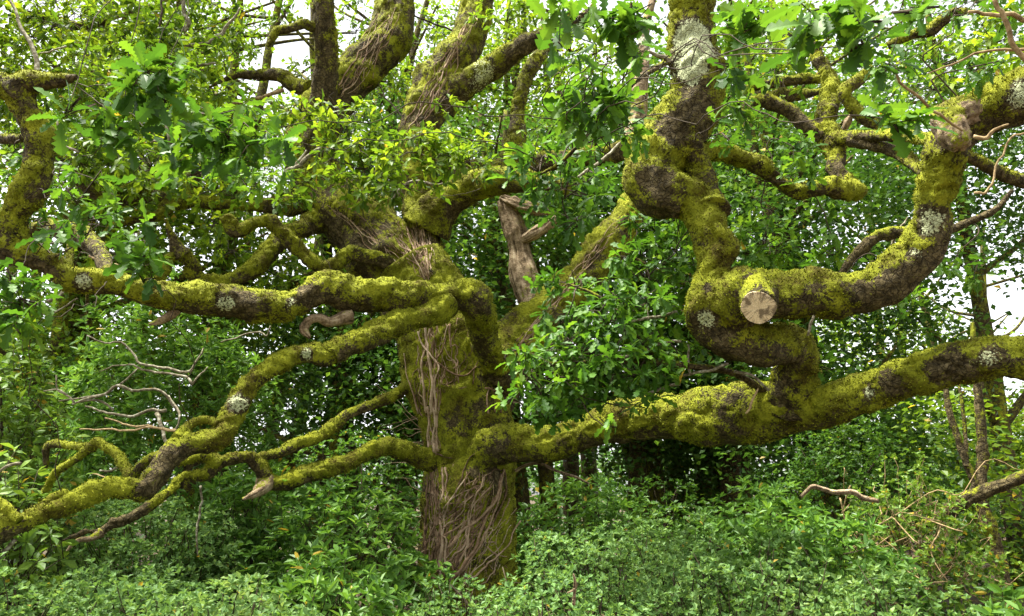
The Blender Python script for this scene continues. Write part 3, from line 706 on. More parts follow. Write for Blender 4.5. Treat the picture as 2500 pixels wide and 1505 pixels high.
# bare grey and tan twigs, each its own part
def twig(pts, Ys, mat='twig', root=None, name='twig', rscale=0.78, parent=None):
    ct = ctrl_from(pts, Ys, root)
    L = np.linalg.norm(np.diff(ct[:, :3], axis=0), axis=1)
    c4 = catmull(ct, np.maximum(3, np.ceil(L / 0.05).astype(int)))
    c4[:, :3] += 0.016 * np.stack([noise(c4[:, :3] * 9 + k * 31) for k in range(3)], -1) + 0.008 * np.stack([noise(c4[:, :3] * 24 + k * 31) for k in range(3)], -1)
    r = np.maximum(c4[:, 3] * rscale, 0.0015)
    v, f, cfc = thin_tube(c4[:, :3], r, 7)
    return link(name, mesh(name, v, [f, cfc]), M[mat], parent or oak)
TW = [
 (4, [(500, 1420, 9), (620, 1370, 12), (740, 1340, 13), (830, 1290, 14), (930, 1325, 13), (1100, 1318, 12), (1200, 1370, 12), (1280, 1479, 11)], [6.6, 6.7], 'twig'),
 (4, [(410, 1395, 7), (600, 1362, 9), (720, 1340, 10)], [6.6, 6.65], 'twig'),
 (4, [(500, 1415, 8), (660, 1380, 10), (740, 1400, 10), (800, 1450, 9)], [6.6, 6.65], 'twig'),
 (4, [(610, 930, 6), (740, 985, 8), (860, 980, 9), (940, 1050, 10), (990, 1130, 11), (1150, 1150, 12), (1340, 1180, 12), (1440, 1010, 7)], [6.9, 6.8], 'twig'),
 (4, [(700, 1190, 5), (910, 1125, 8), (1000, 1168, 10), (1180, 1190, 11), (1310, 1222, 12), (1360, 1270, 14)], [6.9, 6.8], 'twig'),
 (4, [(1360, 1270, 10), (1430, 1200, 8), (1470, 1150, 5)], [6.8, 6.8], 'twig'),
 (4, [(400, 1210, 6), (400, 1305, 8), (470, 1350, 9), (515, 1410, 10)], [6.6, 6.6], 'twig'),
 (4, [(310, 1325, 5), (400, 1305, 8), (470, 1345, 8)], [6.6, 6.6], 'twig'),
 (4, [(830, 1290, 9), (920, 1210, 8), (970, 1170, 6)], [6.7, 6.75], 'twig'),
 (4, [(340, 690, 18), (420, 660, 16), (445, 620, 14)], [6.2, 6.3], 'twig'),
 (4, [(380, 760, 6), (470, 710, 8), (540, 670, 8)], [6.2, 6.3], 'twig'),
 (4, [(1560, 975, 6), (1700, 930, 8), (1840, 910, 9), (1890, 930, 8), (1920, 860, 6)], [7.2, 7.2], 'twig'),
 (4, [(240, 290, 9), (330, 275, 12), (470, 262, 12)], [6.3, 6.5], 'twig'),
 (4, [(630, 370, 10), (740, 420, 10), (860, 435, 6)], [6.5, 6.5], 'tan_twig'),
 (7, [(570, 150, 5), (700, 158, 8), (850, 155, 9), (1100, 150, 10), (1220, 165, 11), (1300, 185, 12)], [6.5, 6.35], 'tan_twig'),
 (7, [(750, 75, 6), (900, 115, 8), (1080, 145, 10), (1250, 178, 11)], [6.5, 6.35], 'tan_twig'),
 (7, [(710, 440, 8), (780, 448, 11), (840, 430, 11), (950, 450, 10)], [6.5, 6.5], 'twig'),
 (7, [(655, 470, 5), (760, 500, 6), (880, 515, 7)], [6.4, 6.2], 'tan_twig'),
 (7, [(610, 0, 8), (800, 55, 12), (900, 75, 13), (1040, 30, 15), (1180, 20, 18)], [6.9, 6.9], 'twig'),
 (7, [(1110, 40, 20), (1140, 130, 18), (1160, 200, 16), (1190, 260, 14)], [6.6, 6.5], 'twig'),
 (7, [(1230, 160, 8), (1275, 80, 10), (1260, 0, 11), (1200, -80, 10)], [6.6, 6.7], 'twig'),
 (7, [(1430, 560, 10), (1420, 700, 10), (1400, 900, 9), (1390, 1050, 6)], [7.0, 7.0], 'twig'),
 (7, [(0, 460, 14), (90, 410, 16), (150, 405, 15)], [6.2, 6.2], 'twig'),
 (7, [(-20, 1080, 18), (60, 1010, 20), (120, 950, 18)], [5.6, 5.6], 'twig'),
 (3, [(2250, -30, 20), (2300, 90, 22), (2350, 200, 23), (2410, 310, 24), (2500, 450, 26)], [3.9, 4.0], 'tan_twig'),
 (3, [(2090, 80, 14), (2280, 105, 20), (2465, 140, 24), (2600, 160, 26)], [4.1, 4.2], 'tan_twig'),
 (3, [(1780, 530, 6), (1960, 450, 9), (2150, 370, 11), (2300, 345, 12), (2420, 340, 14), (2500, 350, 16)], [4.1, 4.0], 'tan_twig'),
 (3, [(1560, 490, 9), (1590, 590, 12), (1720, 690, 14), (1830, 780, 13), (1930, 850, 12), (2030, 920, 10)], [4.4, 4.7], 'tan_twig'),
 (3, [(2110, 970, 18), (2200, 965, 20), (2250, 925, 14), (2350, 880, 8)], [4.9, 4.8], 'tan_twig'),
 (3, [(2100, 1380, 12), (2190, 1370, 12), (2260, 1250, 10), (2300, 1130, 9), (2370, 980, 9), (2465, 930, 9)], [4.9, 4.8], 'tan_twig'),
 (6, [(0, 1225, 12), (140, 1185, 14), (260, 1175, 14), (370, 1130, 14)], [6.5, 6.3], 'twig'),
 (6, [(110, 1190, 14), (90, 1120, 12), (100, 1000, 12)], [6.4, 6.4], 'twig'),
 (6, [(420, 1190, 14), (520, 1210, 15), (600, 1260, 14), (660, 1310, 12)], [6.4, 6.4], 'twig'),
 (6, [(930, 930, 12), (955, 850, 13), (978, 785, 12)], [5.9, 5.85], 'twig'),
 (6, [(500, 1479, 10), (540, 1400, 11), (570, 1320, 9), (580, 1300, 6)], [6.3, 6.3], 'tan_twig'),
 (5, [(2000, 1085, 14), (2140, 1075, 16), (2260, 1030, 16), (2350, 980, 16), (2500, 965, 14)], [6.1, 6.3], 'twig'),
 (5, [(2120, 830, 12), (2240, 800, 14), (2360, 780, 14), (2470, 765, 12)], [6.2, 6.4], 'twig'),
 (5, [(2030, 750, 10), (2120, 820, 12)], [6.2, 6.2], 'twig'),
 (5, [(2250, 1340, 12), (2350, 1310, 14), (2480, 1260, 14)], [6.2, 6.3], 'twig'),
 (1, [(60, -20, 10), (115, 90, 14), (160, 200, 16), (230, 330, 20), (255, 430, 22), (262, 540, 24)], [5.9, 5.8], 'twig'),
 (1, [(275, 380, 6), (370, 365, 8), (470, 325, 8)], [5.8, 5.8], 'twig'),
 (1, [(1300, -20, 16), (1300, 90, 18), (1340, 170, 20), (1300, 230, 18)], [8.6, 8.6], 'twig'),
 (1, [(1140, -20, 10), (1150, 100, 11), (1130, 190, 10)], [8.3, 8.3], 'dark_twig'),
 (1, [(1700, 60, 9), (1640, 150, 14), (1560, 240, 18), (1480, 300, 20), (1350, 325, 18), (1200, 320, 12)], [8.9, 8.8], 'twig'),
 (1, [(1260, 500, 8), (1400, 470, 12), (1530, 450, 10)], [8.8, 8.8], 'twig'),
 (1, [(2010, 640, 20), (1850, 692, 16), (1740, 725, 12), (1640, 735, 8)], [9.5, 9.4], 'tan_twig'),
 (1, [(1130, 700, 12), (1150, 800, 14), (1185, 900, 14), (1190, 990, 13), (1220, 1060, 12)], [4.2, 4.2], 'twig'),
 (1, [(1060, 1000, 10), (1190, 995, 12), (1280, 995, 10)], [4.2, 4.2], 'twig'),
 (1, [(1990, 1280, 14), (2030, 1210, 20), (2110, 1180, 22), (2220, 1080, 22), (2320, 1040, 20), (2465, 980, 18)], [8.3, 8.2], 'twig'),
 (1, [(2040, 1200, 14), (2130, 1130, 13), (2170, 1070, 10)], [8.3, 8.3], 'twig'),
 (1, [(400, 860, 8), (410, 960, 9), (460, 1040, 10), (560, 1080, 12)], [5.6, 5.6], 'twig'),
 (2, [(480, 1420, 34), (520, 1350, 32), (570, 1300, 24), (640, 1290, 18), (760, 1310, 12), (850, 1290, 9)], [8.8, 8.6], 'twig'),
 (2, [(1770, 1250, 12), (1900, 1170, 16), (2000, 1080, 14), (2150, 960, 14)], [6.6, 6.8], 'twig'),
 (2, [(960, 1180, 6), (1000, 1230, 10), (1020, 1310, 14)], [8.9, 9.0], 'twig'),
 (2, [(350, 580, 7), (410, 690, 8), (500, 800, 9), (560, 840, 9)], [9.7, 9.6], 'twig'),
 (2, [(280, 530, 12), (340, 565, 11), (430, 580, 7)], [9.9, 9.9], 'twig'),
 (2, [(550, 90, 7), (700, 150, 8), (820, 195, 9), (920, 240, 9)], [10.2, 10.1], 'dark_twig'),
 (2, [(2280, 370, 14), (2360, 405, 20), (2430, 440, 24)], [5.9, 6.0], 'twig'),
 (6, [(1540, 290, 12), (1550, 240, 16), (1600, 160, 10), (1640, 85, 7)], [6.6, 6.6], 'twig'),
]
for c_, p_, y_, m_ in TW:
    twig(C(c_, p_), y_, m_)

# ------------------------------------------------------------------ ivy stems climbing the trunk
bv, bf, bo = [], [], 0
for v_, f_ in SURF:
    bv.append(v_); bf.append(f_ + bo); bo += len(v_)
BV = BVHTree.FromPolygons([Vector(a) for a in np.vstack(bv)], [tuple(a) for a in np.vstack(bf).tolist()])
CAMP = Vector((0, 0, CAMZ))
def ivy(pts, r, jit=1.0, name='ivy_stem', taper=True):
    pts = np.asarray(pts, float)
    L = np.linalg.norm(np.diff(pts, axis=0), axis=1)
    c = catmull(np.hstack([pts, np.zeros((len(pts), 1))]), np.maximum(2, np.ceil(L / 9).astype(int)))[:, :2]
    q = np.stack([c[:, 0] * 0.03, c[:, 1] * 0.03, np.full(len(c), rng.random() * 99)], -1)
    c = c + jit * 5.0 * np.stack([fbm(q, 2), fbm(q + 40, 2)], -1) + jit * 3.0 * np.stack([noise(q * 3.1 + 9), noise(q * 3.1 + 77)], -1)
    out, last = [], None
    for x, y in c:
        p = at(x, y, 9.0)
        d = (Vector(p) - CAMP).normalized()
        h = BV.ray_cast(CAMP, d)
        if h[0] is not None and (last is None or abs(h[0].y - last) < 0.35):
            last = h[0].y
            P = np.array(h[0]) + np.array(h[1]) * 0
            P = P - np.array(d) * r * 0.55
        else:
            if last is None:
                continue
            P = at(x, y, last)
        out.append(P)
    if len(out) < 4:
        return
    out = np.array(out)
    out[1:-1] = (out[:-2] + 2 * out[1:-1] + out[2:]) / 4
    k = np.linspace(0, 1, len(out))
    rad = r * (1.15 - 0.5 * k if taper else 1.0 + 0 * k) * (1 + 0.18 * noise(np.stack([k * 14, k * 0, np.full(len(k), rng.random() * 50)], -1)))
    v, f, cfc = thin_tube(out, rad, 6)
    link(name, mesh(name, v, [f, cfc]), M['ivy'], trunk)
def J(a, s):
    return a + rng.normal() * s
for c_, pts, r in [
    (8, [(720, 1260), (765, 1080), (800, 920), (785, 720), (752, 560), (725, 440)], .018),
    (8, [(690, 1290), (705, 1120), (685, 960), (690, 800), (700, 640), (705, 470)], .016),
    (8, [(790, 1210), (812, 1000), (798, 820), (815, 620), (822, 430)], .017),
    (8, [(755, 1240), (735, 1100), (770, 900), (735, 700), (740, 520)], .013),
    (8, [(800, 1130), (900, 1070), (1000, 985), (1040, 930)], .014),
    (8, [(850, 985), (950, 885), (1090, 770), (1180, 670), (1230, 540), (1248, 440)], .017),
    (8, [(870, 1235), (950, 1135), (1050, 985), (1110, 800), (1190, 640), (1222, 480)], .017),
    (8, [(860, 1195), (960, 1150), (1060, 1000), (1140, 830), (1205, 660), (1235, 470)], .014),
    (8, [(720, 440), (710, 250), (715, 100), (700, 0)], .020),
    (8, [(750, 330), (745, 220), (760, 100), (742, 0)], .018),
    (8, [(775, 320), (770, 180), (780, 60), (775, 0)], .011),
    (5, [(735, 1479), (742, 1300), (720, 1120), (695, 960), (688, 850)], .018),
    (5, [(690, 1479), (672, 1260), (660, 1110), (700, 960), (720, 850)], .014),
    (5, [(775, 1479), (762, 1260), (790, 1140), (705, 1050), (665, 980), (640, 900)], .012),
    (5, [(865, 850), (870, 960), (860, 1020)], .010),
    (5, [(700, 1120), (780, 1060), (830, 980)], .008),
    (5, [(770, 1120), (850, 1170), (960, 1210), (1060, 1150)], .010),
    (5, [(640, 1479), (600, 1330), (560, 1180), (540, 1050)], .009),
    (5, [(1120, 1290), (1200, 1320), (1290, 1310)], .010), (5, [(1140, 1479), (1130, 1380), (1150, 1290)], .010),
    (5, [(1185, 1479), (1190, 1380), (1170, 1300)], .010), (5, [(1225, 1479), (1230, 1390), (1250, 1300)], .010),
    (8, [(840, 430), (850, 480), (830, 560)], .010), (8, [(760, 320), (820, 345), (880, 362)], .010),
    (8, [(1250, 450), (1255, 560), (1235, 680), (1180, 800), (1120, 900)], .012),
    (8, [(1300, 640), (1260, 720), (1190, 860), (1100, 900)], .007), (8, [(1130, 980), (1180, 1040), (1260, 1065)], .008)]:
    ivy(C(c_, pts), r)
def fam(c_, n, a, b, sa, sb, r0, r1, bend=25, jit=1.4):
    for k in range(n):
        u = rng.random()
        p0 = [J(a[0] + (a[2] - a[0]) * u, sa), J(a[1] + (a[3] - a[1]) * u, sa)]
        u2 = np.clip(u + rng.normal() * 0.15, 0, 1)
        p1 = [J(b[0] + (b[2] - b[0]) * u2, sb), J(b[1] + (b[3] - b[1]) * u2, sb)]
        p0, p1 = np.array(p0), np.array(p1)
        mid = [p0 + (p1 - p0) * t + rng.normal(size=2) * bend for t in (0.33, 0.66)]
        ivy(C(c_, [tuple(p0), tuple(mid[0]), tuple(mid[1]), tuple(p1)]), 0.8 * (r0 + (r1 - r0) * rng.random() ** 2), jit * 1.6)
fam(8, 50, (690, 1000, 1000, 1270), (1010, 440, 1240, 700), 45, 80, .004, .015, 40)
fam(8, 26, (690, 560, 1240, 1200), (720, 700, 1230, 1100), 60, 120, .003, .007, 60, 2.2)
fam(8, 22, (690, 1280, 830, 1200), (690, 480, 830, 430), 15, 15, .005, .012)
fam(8, 12, (850, 720, 1150, 520), (1000, 560, 1230, 430), 20, 20, .005, .010, 15)
fam(8, 10, (700, 330, 790, 320), (690, 0, 790, 0), 10, 10, .005, .010, 12)
fam(5, 16, (650, 1479, 800, 1479), (620, 860, 760, 840), 15, 15, .004, .009)
fam(5, 16, (800, 1300, 1050, 1200), (800, 880, 980, 820), 50, 60, .003, .008, 60, 2.2)
fam(5, 26, (690, 520, 720, 500), (440, 230, 700, 120), 8, 30, .005, .010, 18)
fam(5, 12, (560, 330, 700, 420), (420, 130, 640, 60), 20, 30, .004, .008, 22, 2)
fam(5, 10, (420, 380, 560, 330), (30, 60, 120, -60), 25, 25, .003, .006, 20)
fam(2, 14, (560, 950, 780, 700), (940, 230, 1120, 60), 30, 25, .004, .010, 25)
fam(2, 12, (60, 680, 250, 560), (400, 120, 500, 40), 30, 25, .004, .010, 25)
fam(5, 10, (1330, 990, 1420, 960), (1950, 250, 2080, 130), 15, 15, .004, .008, 18)
# loose curling ends that leave the trunk
for k in range(26):
    y0 = rng.uniform(1000, 1430)
    p = at(1036 + rng.uniform(-6, 14), y0, 8.95)
    dv = np.array([-0.25 - 0.3 * rng.random(), -0.3 + 0.5 * rng.random(), 0.35 * rng.normal()])
    k_ = np.linspace(0, 1, 8)[:, None]
    pts = p + dv * k_ + 0.06 * np.stack([noise(np.stack([k_[:, 0] * 3, np.full(8, k * 3.3 + j * 9), k_[:, 0]], -1)) for j in range(3)], -1) * k_
    v, f, cfc = thin_tube(pts, 0.0045 * (1.2 - k_[:, 0]), 4)
    link('ivy_stem', mesh('ivy_stem', v, [f, cfc]), M['ivy'], trunk)

# ================================================================== LEAVES
def leaf_template(n, widths, fold=0.22, droop=0.25, wave=0.0):
    """n segments along the length (0..1 on x), half widths per station; returns verts, quads"""
    x = np.linspace(0, 1, n + 1)
    z = -droop * x * x
    v = []
    for i in range(n + 1):
        w = widths[i]
        zz = z[i] + fold * w + (wave * (1 if i % 2 else -1) * w)
        v += [(x[i], 0, z[i]), (x[i] + (0.03 if w > 0 else 0), w, zz), (x[i] + (0.03 if w > 0 else 0), -w, zz)]
    f = []
    for i in range(n):
        a, b = 3 * i, 3 * (i + 1)
        f += [(a, b, b + 1, a + 1), (a + 2, b + 2, b, a)]
    return np.array(v), np.array(f)
HI = leaf_template(13, [.008, .012, .055, .115, .065, .170, .090, .225, .115, .250, .130, .215, .135, .02], 0.14, 0.30, 0.02)
MID = leaf_template(7, [.01, .05, .15, .085, .235, .12, .20, .02], 0.2, 0.3, 0.03)
CRN = leaf_template(5, [.01, .13, .09, .235, .15, .02], 0.2, 0.3, 0.03)
LOW = leaf_template(3, [.02, .16, .25, .03], 0.25, 0.25)
def small_leaf(x1, w1, x2, w2, fold=0.25, droop=0.12):
    v = [(0, 0, 0), (1, 0, -droop), (x1, w1, fold * w1), (x2, w2, fold * w2 - droop * 0.5), (x1, -w1, fold * w1), (x2, -w2, fold * w2 - droop * 0.5)]
    return np.array(v, float), np.array([(0, 1, 3, 2), (0, 4, 5, 1)])
LAU = small_leaf(0.30, 0.165, 0.72, 0.16, 0.3, 0.2)
HAW = (np.array([(0, 0, 0), (0.55, 0.31, 0.09), (1, 0, -0.10), (0.55, -0.31, 0.09)], float), np.array([(0, 2, 1), (0, 3, 2)]))
RND = (np.array([(0, 0, 0), (0.5, 0.36, 0.08), (1, 0, -0.12), (0.5, -0.36, 0.08)], float), np.array([(0, 2, 1), (0, 3, 2)]))

def frame_mats(dirs, ups):
    x = unit(dirs)
    y = unit(np.cross(ups, x))
    z = np.cross(x, y)
    return np.stack([x, y, z], -1)          # columns
def join_leaves(tpl, pos, mats, size):
    tv, tf = tpl
    V = np.einsum('nij,vj->nvi', mats * size[:, None, None], tv) + pos[:, None, :]
    nv = len(tv)
    F = (tf[None, :, :] + (np.arange(len(pos)) * nv)[:, None, None]).reshape(-1, tf.shape[1])
    return V.reshape(-1, 3), F, len(tf)
def foliage_object(name, tpl, pos, mats, size, mat, parent, kind='stuff'):
    if len(pos) == 0:
        return None
    V, F, nf = join_leaves(tpl, pos, mats, size)
    rnd = np.repeat(rng.random(len(pos)), nf)
    me = mesh(name, V, F, False, {'rnd': rnd}, 'FACE')
    return link(name, me, mat, parent, kind)
def leaf_objects(tpl, pos, mats, size, mat, parent, name='leaf'):
    me = mesh(name, tpl[0], tpl[1], False)
    me.materials.append(mat)
    off = parent.location
    for p, m, s in zip(pos, mats, size):
        o = bpy.data.objects.new(name, me)
        o.matrix_basis = Matrix.Translation(Vector(p) - off) @ (Matrix(m.tolist()).to_4x4() @ Matrix.Scale(float(s), 4))
        o.parent = parent
        col.objects.link(o)
def rosette(tips, dirs, k, length, spread=0.9, droop=0.25, upj=0.45):
    """k leaves round each shoot tip"""
    n = len(tips)
    T = np.repeat(tips, k, 0)
    D = np.repeat(unit(dirs), k, 0)
    a = np.tile(np.arange(k) * 2.4, n) + np.repeat(rng.random(n) * 6.28, k)
    ref = np.where(np.abs(D[:, 2:3]) < 0.9, np.array([[0, 0, 1.0]]), np.array([[1.0, 0, 0]]))
    u = unit(np.cross(D, ref))
    w = np.cross(D, u)
    rad = u * np.cos(a)[:, None] + w * np.sin(a)[:, None]
    d = unit(D * (0.35 + 0.5 * rng.random((n * k, 1))) + rad * spread + np.array([0, 0, -droop]) + 0.15 * rng.normal(size=(n * k, 3)))
    up = unit(np.array([0, 0, 1.0]) + upj * rng.normal(size=(n * k, 3)) - d * 0.1)
    s = length * (0.45 + 0.8 * rng.random(n * k))
    P = T - np.repeat(unit(dirs), k, 0) * (rng.random((n * k, 1)) * 0.35 * length)
    return P, frame_mats(d, up), s

# --- oak sprays: (tile, x, y, rx, ry, ground distance, cover, leaf length)
SPR = [
 (1, 1080, 520, 330, 230, 3.7, 1.7), (1, 1130, 740, 230, 130, 3.9, .8), (1, 850, 880, 250, 170, 3.8, 1.6), (1, 1650, 960, 380, 230, 3.9, 1.7),
 (1, 1330, 1010, 240, 230, 4.2, 1.1), (1, 450, 790, 130, 130, 3.4, 1.3), (1, 1500, 790, 350, 120, 5, 1.0), (1, 2120, 760, 230, 130, 7.4, 1.6),
 (1, 1750, 1170, 350, 200, 6.3, 1.2), (1, 2050, 1330, 250, 180, 7.4, 1.3), (1, 200, 1300, 260, 260, 6.3, .9), (1, 560, 1360, 260, 140, 4.6, 1.0), (1, 1400, 1200, 300, 120, 5.2, 1.0),
 (1, 300, 150, 450, 260, 8.2, 1.6), (1, 850, 180, 450, 260, 8.8, 1.7), (1, 1350, 150, 380, 240, 9.2, 1.5), (1, 400, 480, 420, 200, 8.0, 1.2), (1, 1250, 430, 380, 200, 8.6, 1.3),
 (1, 1650, 330, 220, 150, 9.5, .7), (1, 700, 700, 400, 200, 8.2, 1.2), (1, 1500, 640, 250, 120, 9.0, .9), (1, 500, 1050, 420, 250, 7.6, 1.3), (1, 1050, 1150, 420, 220, 7.8, 1.3), (1, 850, 1400, 420, 120, 8.0, 1.0),
 (1, 1500, 1300, 350, 170, 8.4, 1.2), (1, 1960, 1000, 300, 160, 8.6, 1.0), (1, 150, 700, 200, 200, 8.4, 1.0), (1, 2000, 60, 180, 110, 9.8, .8), (1, 1780, 160, 150, 130, 10, .8), (1, 2150, 480, 120, 90, 9.8, .7),
 (1, 60, 1050, 200, 200, 7.6, 1.2), (1, -200, 400, 400, 500, 8, 1.2), (1, 700, -300, 1000, 250, 8.6, 1.2), (1, 1900, -250, 700, 220, 9.4, 1.0),
 (2, 150, 900, 300, 190, 8.1, 1.7), (2, 250, 1150, 350, 240, 7.9, 1.6), (2, 650, 1050, 300, 170, 7.7, 1.8), (2, 1000, 1110, 300, 160, 7.7, 1.7), (2, 560, 1300, 360, 110, 7.9, 1.1), (2, 320, 1390, 170, 100, 7.8, 1.4),
 (2, 500, 560, 200, 150, 10.8, 1.3), (2, 1270, 110, 220, 150, 9.0, 1.4), (2, 250, 560, 160, 120, 11, .9), (2, 200, 180, 200, 200, 11, 1.0), (2, 750, 150, 250, 200, 11, .8), (2, 820, 760, 150, 100, 8.4, .5),
 (2, 1780, 110, 400, 170, 2.95, 1.5), (2, 2150, 120, 280, 200, 2.9, 1.4), (2, 1700, 330, 220, 150, 3.3, 1.1), (2, 2130, 370, 200, 130, 3.4, .9), (2, 1900, 690, 320, 260, 4.3, 1.5), (2, 2000, 950, 350, 180, 4.7, 1.2), (2, 1700, 800, 130, 160, 4.6, 1.0), (2, 1500, 1190, 280, 170, 5.0, 1.5), (2, 1680, 1370, 350, 140, 5.0, 1.4), (2, 1850, 1180, 250, 130, 5.4, .9), (2, 1450, 1000, 150, 120, 8.4, .5),
 (3, 1150, 120, 480, 190, 2.65, 1.5), (3, 950, 330, 230, 140, 2.8, 1.0), (3, 1330, 300, 130, 110, 2.6, .7), (3, 470, 190, 260, 210, 3.4, 1.6), (3, 430, 430, 160, 200, 4.2, 1.0), (3, 1560, 820, 250, 190, 3.3, 1.2), (3, 1520, 440, 280, 110, 4.2, 1.1),
 (3, 2120, 440, 200, 170, 5.0, .7), (3, 2000, 60, 380, 120, 5.2, .9), (3, 450, 770, 180, 150, 5.5, 1.0), (3, 880, 1050, 130, 120, 6.6, 1.4), (3, 1600, 60, 250, 100, 3.0, 1.2), (3, 330, 920, 100, 120, 5.9, .8), (3, 860, 1270, 190, 70, 6.6, .8), (3, 700, 560, 250, 150, 7.5, .7), (3, 1900, 400, 450, 250, 7.6, .9), (3, 1700, 650, 350, 120, 7.4, .6), (3, 700, 250, 300, 200, 7.5, .9), (3, 2300, 250, 250, 250, 7, .8),
 (4, 180, 680, 210, 220, 4.6, 1.7), (4, 60, 500, 150, 110, 4.6, 1.2), (4, 90, 850, 110, 90, 4.5, 1.2), (4, 980, 250, 180, 220, 4.5, 1.5), (4, 1020, 520, 130, 90, 4.5, 1.2), (4, 350, 170, 200, 110, 5, 1.0), (4, 680, 110, 260, 120, 5.5, 1.0), (4, 1950, 480, 200, 140, 8.9, 1.3), (4, 1500, 100, 250, 130, 8.5, .8), (4, 1650, 300, 250, 160, 8.9, .9), (4, 900, 380, 260, 160, 7.8, .8),
 (5, 1760, 570, 250, 110, 6.7, 1.5), (5, 2100, 700, 380, 220, 6.3, 1.6), (5, 1900, 1000, 430, 220, 6.2, 1.9), (5, 2260, 480, 240, 280, 6.6, 1.6), (5, 1600, 1200, 350, 180, 6.0, 1.8), (5, 2200, 1180, 350, 200, 6.2, 1.8), (5, 1450, 1390, 240, 110, 6.0, 1.5), (5, 2000, 1390, 480, 90, 6.1, 1.2), (5, 2320, 150, 230, 180, 6.8, 1.3), (5, 1700, 70, 250, 120, 5.1, 1.3), (5, 1330, 1085, 130, 60, 5.7, 1.3), (5, 1650, 830, 180, 150, 6.6, 1.1), (5, 2300, 900, 250, 200, 6.5, 1.2),
 (6, 620, 270, 260, 170, 6.7, 2.0), (6, 1080, 330, 170, 120, 6.9, 1.4), (6, 2050, 420, 170, 140, 6.4, .8), (6, 1690, 660, 110, 80, 6.4, 1.0), (6, 60, 350, 130, 250, 6.7, 1.3), (6, 100, 1050, 120, 120, 6.6, .7), (6, 60, 650, 100, 250, 6.8, 1.1), (6, 800, 780, 80, 40, 6.3, .8), (6, 1000, 1130, 70, 60, 6.5, .8),
 (8, 1500, 60, 250, 60, 6.0, 1.3), (8, 1980, 140, 60, 60, 5.8, 1.1),
]
LEN = 0.118
allc = np.vstack([BR[k][0] for k in BR])
allr = np.concatenate([BR[k][1] for k in BR])
twb = Bag()
near, mid_, far_ = [], [], []
for (c_, cx, cy, rx, ry, Y, cover) in SPR:
    ex, ey = C(c_, [(cx, cy)])[0]
    ex_r, ey_r = rx * KC, ry * KC
    if Y < 4.6:
        sh_ = 0.30 * LEN / Y * FPX
        ex_r, ey_r = max(ex_r - sh_, ex_r * 0.5), max(ey_r - sh_, ey_r * 0.5)
    dep = depth_of(at(ex, ey, Y))
    lpx = LEN / dep * FPX
    nl = cover * math.pi * ex_r * ey_r / (0.25 * lpx * lpx)
    k = 6
    if Y < 4.6:
        cover_k, ln_ = 3.2, LEN * 1.15
    else:
        cover_k, ln_ = (2.1 if Y < 7 else 1.75), LEN
    nt = max(2, int(nl * cover_k / k))
    a = rng.random(nt) * 6.283
    rr_ = np.sqrt(rng.random(nt))
    # ragged outline
    rr_ = rr_ * (1 + 0.22 * noise(np.stack([np.cos(a) * 2 + cx, np.sin(a) * 2 + cy, 0 * a], -1)))
    px, py = ex + ex_r * rr_ * np.cos(a), ey + ey_r * rr_ * np.sin(a)
    dw = max(ex_r, ey_r) / FPX * dep * 0.6
    Yv = Y + np.clip(rng.normal(size=nt), -1.5, 1.5) * dw * 0.7
    tips = np.array([at(px[i], py[i], Yv[i]) for i in range(nt)])
    # anchor the spray on the nearest limb
    cen = at(ex, ey + ey_r * 0.1, Y)
    dd = np.linalg.norm(allc - (cen + np.array([0, 0.1, 0.25])), axis=1) - allr * 0.5
    cand = np.where(dd < dd.min() + 0.2)[0]
    anc = allc[int(rng.choice(cand))]
    core = cen + np.array([0, dw * 0.3, 0])
    mp = (anc + core) / 2 + np.array([0, 0, 0.1]) + 0.08 * rng.normal(size=3)
    cl = catmull(np.array([[*anc, 0], [*mp, 0], [*core, 0]]), [12, 12])[:, :3]
    bow = np.sin(np.linspace(0, math.pi, len(cl)))[:, None]
    cl = cl + bow * 0.16 * np.stack([noise(cl * 2.6 + 33 * j) for j in range(3)], -1) + bow * 0.03 * np.stack([noise(cl * 11 + 33 * j) for j in range(3)], -1)
    twb.add(cl, np.linspace(0.007, 0.004, len(cl)) * (1.0 if np.linalg.norm(anc - core) < 0.9 else 0.6), 5)
    nb = max(2, min(9, nt // 5))
    sub = tips[rng.choice(nt, nb, replace=False)] * 0.7 + core * 0.3
    for sp in sub:
        m2 = (core + sp) / 2 + 0.05 * rng.normal(size=3)
        twb.add(np.array([core, m2, sp]), [0.006, 0.005, 0.0035], 4)
    dirs = np.zeros_like(tips)
    for i in range(nt):
        j = int(np.argmin(np.linalg.norm(sub - tips[i], axis=1)))
        dirs[i] = tips[i] - sub[j]
        m2 = (sub[j] + tips[i]) / 2 + 0.03 * rng.normal(size=3)
        if Y < 8.6:
            twb.add(np.array([sub[j], m2, tips[i]]), [0.0032, 0.0028, 0.002], 3)
    dirs = unit(dirs + np.array([0, -0.12, 0.05]) + 0.2 * rng.normal(size=dirs.shape))
    P, Mx, S = rosette(tips, dirs, k, ln_, 0.85, 0.30)
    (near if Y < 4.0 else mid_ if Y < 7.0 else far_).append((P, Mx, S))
cat = lambda L: [np.concatenate([a[i] for a in L]) for i in range(3)]
nP, nM, nS = cat(near)
X = to_px(nP)
score = nS / X[2] * ((X[0] > 0) & (X[0] < W0) & (X[1] > 0) & (X[1] < H0))
order = np.argsort(-score)
sel, rest = order[:300], order[300:]
leaf_objects(HI, nP[sel], nM[sel], nS[sel], M['oak'], oak)
foliage_object('near_foliage', HI, nP[rest], nM[rest], nS[rest], M['oak'], oak)
mP, mM, mS = cat(mid_)
foliage_object('foliage', MID, mP, mM, mS, M['oak'], oak)
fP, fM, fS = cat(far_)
foliage_object('crown', CRN, fP, fM, fS, M['oak_backlit'], oak)
twb.build('fine_twigs', M['dark_twig'], oak, 'stuff')
print('oak leaves', len(nP), len(mP), len(fP))

